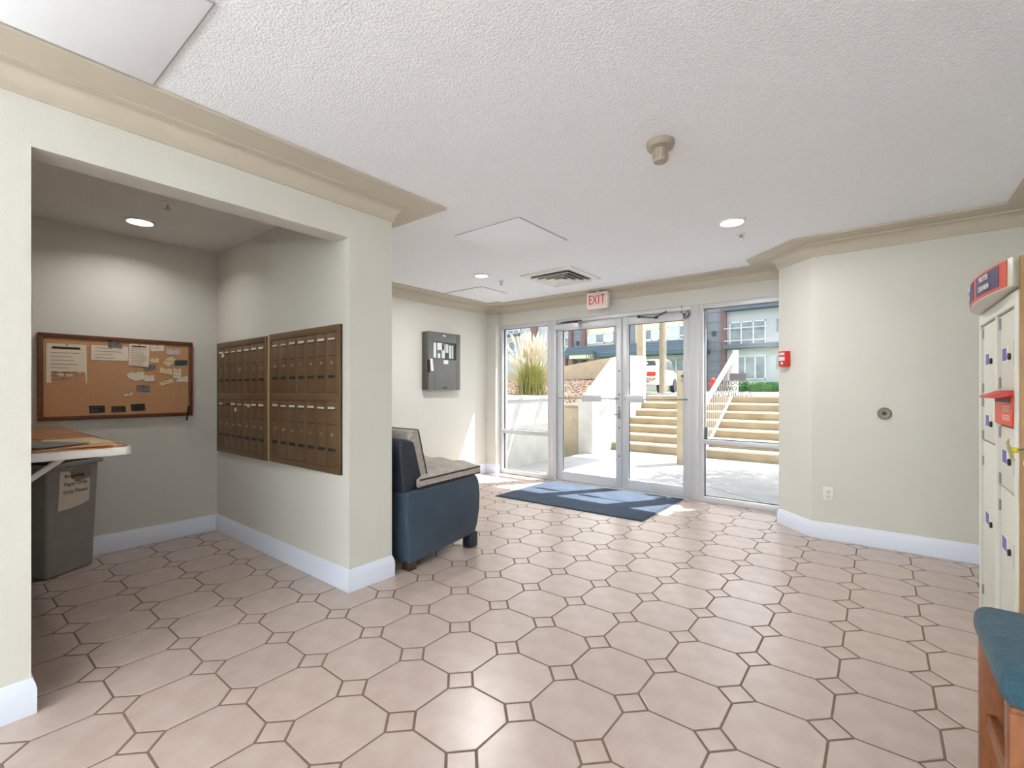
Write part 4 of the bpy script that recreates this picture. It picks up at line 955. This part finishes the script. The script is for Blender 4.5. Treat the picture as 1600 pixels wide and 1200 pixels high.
# ------------------------------------------------------------------ street: pole, car, hydrant, hedge
def gx(px, y): return ony(px, 608, y).x
t = thing('utility_pole', 'weathered wooden utility pole standing by the street', 'pole', (gx(1034.5, 17), 17, ZU - .02))
MB().cyl((gx(1034.5, 17), 17, ZU - .05), (gx(1034.5, 17), 17, 8.5), .105, .09, n=20).build('shaft', M_POLE, t)
MB().cyl((gx(1041, 17.1), 17.05, ZU), (gx(1041, 17.1), 17.05, 8.3), .02, n=8).build('cable_conduit', M_RAILW, t)
tag(MB().box(gx(994.5, 13.5), gx(1004.5, 13.5), 13.5, 13.72, ZU - .02, 5.0, .01).build('gate_pillar', M_BEIGE), 'slim beige square pillar behind the stair wall', 'pillar')
# car seen from the rear quarter
cxp = gx(1014, 20); t = thing('parked_car', 'white parked car with red tail lights beyond the stairs', 'car', (cxp, 20, ZU - .02), math.radians(8))
prof = [(-2.1, .32), (-2.15, .62), (-2.05, .86), (-1.7, .95), (-1.1, 1.38), (-.2, 1.46), (.7, 1.40), (1.35, .98), (2.0, .86), (2.15, .6), (2.1, .3)]
MB().prism([(p[0], p[1]) for p in prof], -.82, .82, .06, M=Matrix(((0, 0, 1, 0), (1, 0, 0, 0), (0, 1, 0, 0), (0, 0, 0, 1))), seg=3).build('body', M_CAR, t, local=True)
MB().prism([(-1.62, 1.0), (-1.1, 1.34), (-.2, 1.40), (.6, 1.35), (1.2, 1.0)], -.835, .835, .02, M=Matrix(((0, 0, 1, 0), (1, 0, 0, 0), (0, 1, 0, 0), (0, 0, 0, 1)))).build('side_window', M_DARKI, t, local=True)
MB().prism([(-.7, 1.0), (.7, 1.0), (.6, 1.34), (-.6, 1.34)], 0, .02, M=Matrix(((1, 0, 0, 0), (0, 1.15 * 0, 1, -1.44), (0, 1, 0, -.0), (0, 0, 0, 1)))).build('rear_window', M_DARKI, t, local=True)
for sx in (-1, 1):
    MB().box(sx * .62 - .17, sx * .62 + .17, -2.16, -2.0, .68, .86, .02).build('tail_light', M_RED, t, local=True)
    for y in (-1.3, 1.35):
        MB().cyl((sx * .70, y, .32), (sx * .86, y, .32), .32, n=24).build('wheel', M_TYRE, t, local=True)
MB().box(-.26, .26, -2.18, -2.13, .5, .61).build('number_plate', M_WHITE, t, local=True)
hx = gx(1114, 24); t = thing('fire_hydrant', 'red fire hydrant across the street behind the railing', 'hydrant', (hx, 24, ZU - .02))
MB().lathe([(0, 0), (.16, 0), (.16, .06), (.1, .08), (.1, .5), (.13, .52), (.13, .56), (.09, .66), (0, .72)], (hx, 24, ZU - .02), 20).build('barrel', M_RED, t)
MB().cyl((hx - .2, 24, ZU + .38), (hx + .2, 24, ZU + .38), .055, n=14).build('outlet_caps', M_RED, t)
def leafy(name, x0, x1, y0, y1, z0, z1, n, label, cat, m=M_HEDGE, s=.09):
    t = thing(name, label, cat, ((x0 + x1) / 2, (y0 + y1) / 2, z0))
    MB().box(x0 + .05, x1 - .05, y0 + .05, y1 - .05, z0, z1 - .06, .08).build('branches', m, t)
    q = MB()
    for k in range(n):
        p = Vector((random.uniform(x0, x1), y0 if random.random() < .6 else random.uniform(y0, y1), random.uniform(z0, z1))); 
        if p.y > y0: p.z = z1 - random.random() * .08
        R = Matrix.Translation(p) @ Matrix.Rotation(random.uniform(0, 6.3), 4, Vector((random.random() - .5, random.random() - .5, random.random() - .5)).normalized())
        vs = [q.bm.verts.new(R @ Vector(v)) for v in ((-s, 0, 0), (0, -s * .5, .02), (s, 0, 0), (0, s * .5, .02))]; q.bm.faces.new(vs)
    tag(q.build('leaves', m, t, smooth=False), kind='stuff')
leafy('hedge', gx(1149, 30), gx(1217, 30) + 4, 30, 30.8, ZU, ZU + .52, 1500, 'clipped green hedge in front of the apartment block', 'hedge')
leafy('low_shrub', gx(1046, 31), gx(1062, 31), 31, 31.6, ZU, ZU + .42, 300, 'low green shrub below the far ground floor window', 'shrub')

# ------------------------------------------------------------------ apartment block across the street
YF = 37.7
bd = thing('apartment_building', 'apartment block with white, grey and brick sections across the street', 'building', (-18, YF, ZU))
def fr_rect(px0, px1, py0, py1, y=YF):
    pm = (px0 + px1) / 2; return ony(px0, 600, y).x, ony(px1, 600, y).x, ony(pm, py1, y).z, ony(pm, py0, y).z
def part(name, px0, px1, py0, py1, m, y0=0.0, y1=.3, par=bd, z=None):
    x0, x1, z0, z1 = fr_rect(px0, px1, py0, py1)
    if z: z0, z1 = z
    return MB().box(x0, x1, YF - y1, YF - y0, z0, z1).build(name, m, par, smooth=False)
def window(px0, px1, py0, py1, panes=2, out=.06, glass_m=M_WING, mid=None, blinds=()):
    x0, x1, z0, z1 = fr_rect(px0, px1, py0, py1); e = .07; f = MB(); y1, y0 = YF - out, YF - out - .08
    f.box(x0, x0 + e, y0, y1, z0, z1).box(x1 - e, x1, y0, y1, z0, z1).box(x0, x1, y0, y1, z1 - e, z1).box(x0, x1, y0, y1, z0, z0 + e)
    for k in range(1, panes): xm = x0 + (x1 - x0) * k / panes; f.box(xm - e / 2, xm + e / 2, y0, y1, z0, z1)
    if mid: zm = z0 + (z1 - z0) * mid; f.box(x0, x1, y0, y1, zm - .035, zm + .035)
    fo = f.build('window', M_WINF, bd, smooth=False)
    for k in range(panes):
        a = x0 + (x1 - x0) * k / panes + .03; b_ = x0 + (x1 - x0) * (k + 1) / panes - .03
        MB().box(a, b_, y1 - .03, y1 - .015, z0 + .03, z1 - .03).build('pane', M_BLINDS if k in blinds else glass_m, fo, smooth=False)
ZTOP = 11.5
def vert(name, px0, px1, m, out, z0=ZU, z1=ZTOP):
    x0, x1 = ony(px0, 600, YF).x, ony(px1, 600, YF).x
    return MB().box(x0, x1, YF - out, YF + .3, z0, z1).build(name, m, bd, smooth=False)
X_far_r = 4.0
MB().box(-60, 20, YF + .3, YF + 8, ZU, ZTOP).build('core', M_STUC, bd, smooth=False)
MB().box(ony(1136, 600, YF).x, X_far_r, YF - .05, YF + .3, ZU, ZTOP).build('white_wing', M_STUC, bd, smooth=False)
vert('brick_pilaster', 1128, 1136, M_BRICKP, .35); vert('siding_bay', 1104.5, 1128, M_SIDE, .05); vert('brick_pilaster', 1098, 1104.5, M_BRICKP, .35)
vert('cream_bay', 980, 1098, M_STUCC, .02); vert('cream_bay', 917, 960, M_STUCC, .02)
vert('siding_bay', 960, 993, M_SIDE, .08); vert('brick_pilaster', 975, 979.5, M_BRICKP, .35)
vert('brick_pilaster', 911.5, 917, M_BRICKP, .35); vert('siding_bay', 896, 911.5, M_SIDE, .05); vert('brick_pilaster', 891, 896, M_BRICKP, .35)
vert('white_bay', 838, 891, M_STUC, .03); vert('brick_pilaster', 832, 841, M_BRICKP, .35); vert('white_bay', 700, 832, M_STUC, .03)
# siding boards on the grey bays
for a, b_ in ((1104.5, 1128), (896, 911.5)):
    x0, x1 = ony(a, 600, YF).x, ony(b_, 600, YF).x
    for k in range(12): MB().box(x0 + .02, x1 - .02, YF - .085, YF - .04, ZU + .75 * k + .02, ZU + .75 * k + .70).build('siding_board', M_SIDE, bd, smooth=False)
    MB().box((x0 + x1) / 2 - .12, (x0 + x1) / 2 + .12, YF - .2, YF - .08, 5.3, 5.65).build('wall_lamp', M_DARKI, bd, smooth=False)
# balcony slabs and rails on the white wing
xw = ony(1134, 600, YF).x
for z in (4.20, 7.02): MB().box(xw, X_far_r, YF - .9, YF - .05, z, z + .30).build('balcony_slab', M_SLAB, bd, smooth=False)
window(1140.5, 1197, 502, 538.5, 3, blinds=()); window(1149, 1197, 556, 593, 3); window(1140, 1199, 468, 484, 3, blinds=(0, 2))
for py in (513, 532.5, 478): 
    x0, x1, z0, z1 = fr_rect(1135, 1202, py - .8, py + .8); MB().box(x0, x1, YF - .72, YF - .66, z0, z1).build('balcony_rail', M_RAILW, bd, smooth=False)
for py0, py1 in ((498, 518), (556, 577)): part('side_window', 1214, 1222, py0, py1, M_WING, .05, .12)
part('planter_edge', 1150, 1218, 598.5, 601.5, M_SLAB, .05, .9)
# mansard canopy
def roofpiece(name, px0, px1, zt, zb, out_t, out_b, m):
    x0, x1 = ony(px0, 600, YF).x, ony(px1, 600, YF).x
    q = MB(); q.prism([(YF - out_b, zb), (YF - out_t, zt), (YF, zt), (YF, zb)], x0, x1, M=Mx); return q.build(name, m, bd, smooth=False)
zr = lambda px, py: ony(px, py, YF).z
roofpiece('shingle_roof', 890, 1098, zr(1040, 533.5), zr(1040, 550), .35, 1.5, M_SHING)
roofpiece('shingle_roof', 1098, 1107, zr(1100, 531), zr(1100, 549), .4, 1.4, M_SHING)
MB().box(ony(881, 600, YF).x, ony(1110, 600, YF).x, YF - 1.6, YF, zr(1040, 555.5), zr(1040, 550)).build('fascia', M_FASC, bd, smooth=False)
for k in range(5):
    zz = zr(1040, 550) + (zr(1040, 533.5) - zr(1040, 550)) * (k + .1) / 5; oo = 1.5 - 1.15 * k / 5
    MB().box(ony(890, 600, YF).x, ony(1098, 600, YF).x, YF - oo - .02, YF - oo + .12, zz, zz + .04).build('shingle_course', M_SHING, bd, smooth=False)
# gable with the house number
x0, x1 = ony(905, 600, YF).x, ony(943, 600, YF).x; zg0, zg1 = zr(924, 562), zr(924, 552)
gbx = MB().box(x0, x1, YF - 2.0, YF - .4, zr(924, 556.5), zg1).build('porch_fascia', M_FASC, bd, smooth=False)
MB().box(x0 + .1, x1 - .1, YF - 1.95, YF - .4, zg0, zr(924, 556.5)).build('number_board', M_STUCC, bd, smooth=False)
text('house_number', '1766', .42, M_DARKI, frame_mat((ony(926, 600, YF - 2).x - .3, YF - 1.97, (zg0 + zr(924, 556.5)) / 2), (1, 0, 0), (0, 0, 1)), bd, .01)
for px in (898, 908, 941): 
    x = ony(px, 600, YF).x; MB().box(x - .2, x + .2, YF - 1.9, YF - 1.5, ZU, zr(px, 562)).build('porch_post', M_BRICKP, bd, smooth=False)
# windows of the middle bays
window(1007, 1031, 514.5, 533, 2, mid=.12, blinds=(1,)); window(1044, 1080, 509, 531, 2, mid=.28, blinds=(0,)); window(1046, 1080, 558, 596, 3)
window(1006, 1028, 563, 583, 2); window(919, 945, 522, 537, 2, blinds=(0,)); window(945, 959, 520, 535, 1, blinds=(0,)); window(1090, 1097, 516, 530, 1, blinds=(0,))
window(876, 891, 527.5, 542, 2); window(905, 918, 563, 571, 1)
window(786, 812, 510, 523, 3, mid=.5); window(812, 818, 510, 520, 1); window(786, 806, 534, 550, 2); window(845, 860, 534, 546, 2)
part('balcony_slab', 786, 815, 523.5, 526, M_SLAB, .03, .7); part('cream_band', 700, 832, 526, 533, M_STUCC, .02, .1)
# further windows along the white wing
for px0, px1 in ((1235, 1270), (1290, 1325)):
    window(px0, px1, 496, 533, 3); window(px0, px1, 553, 592, 3)
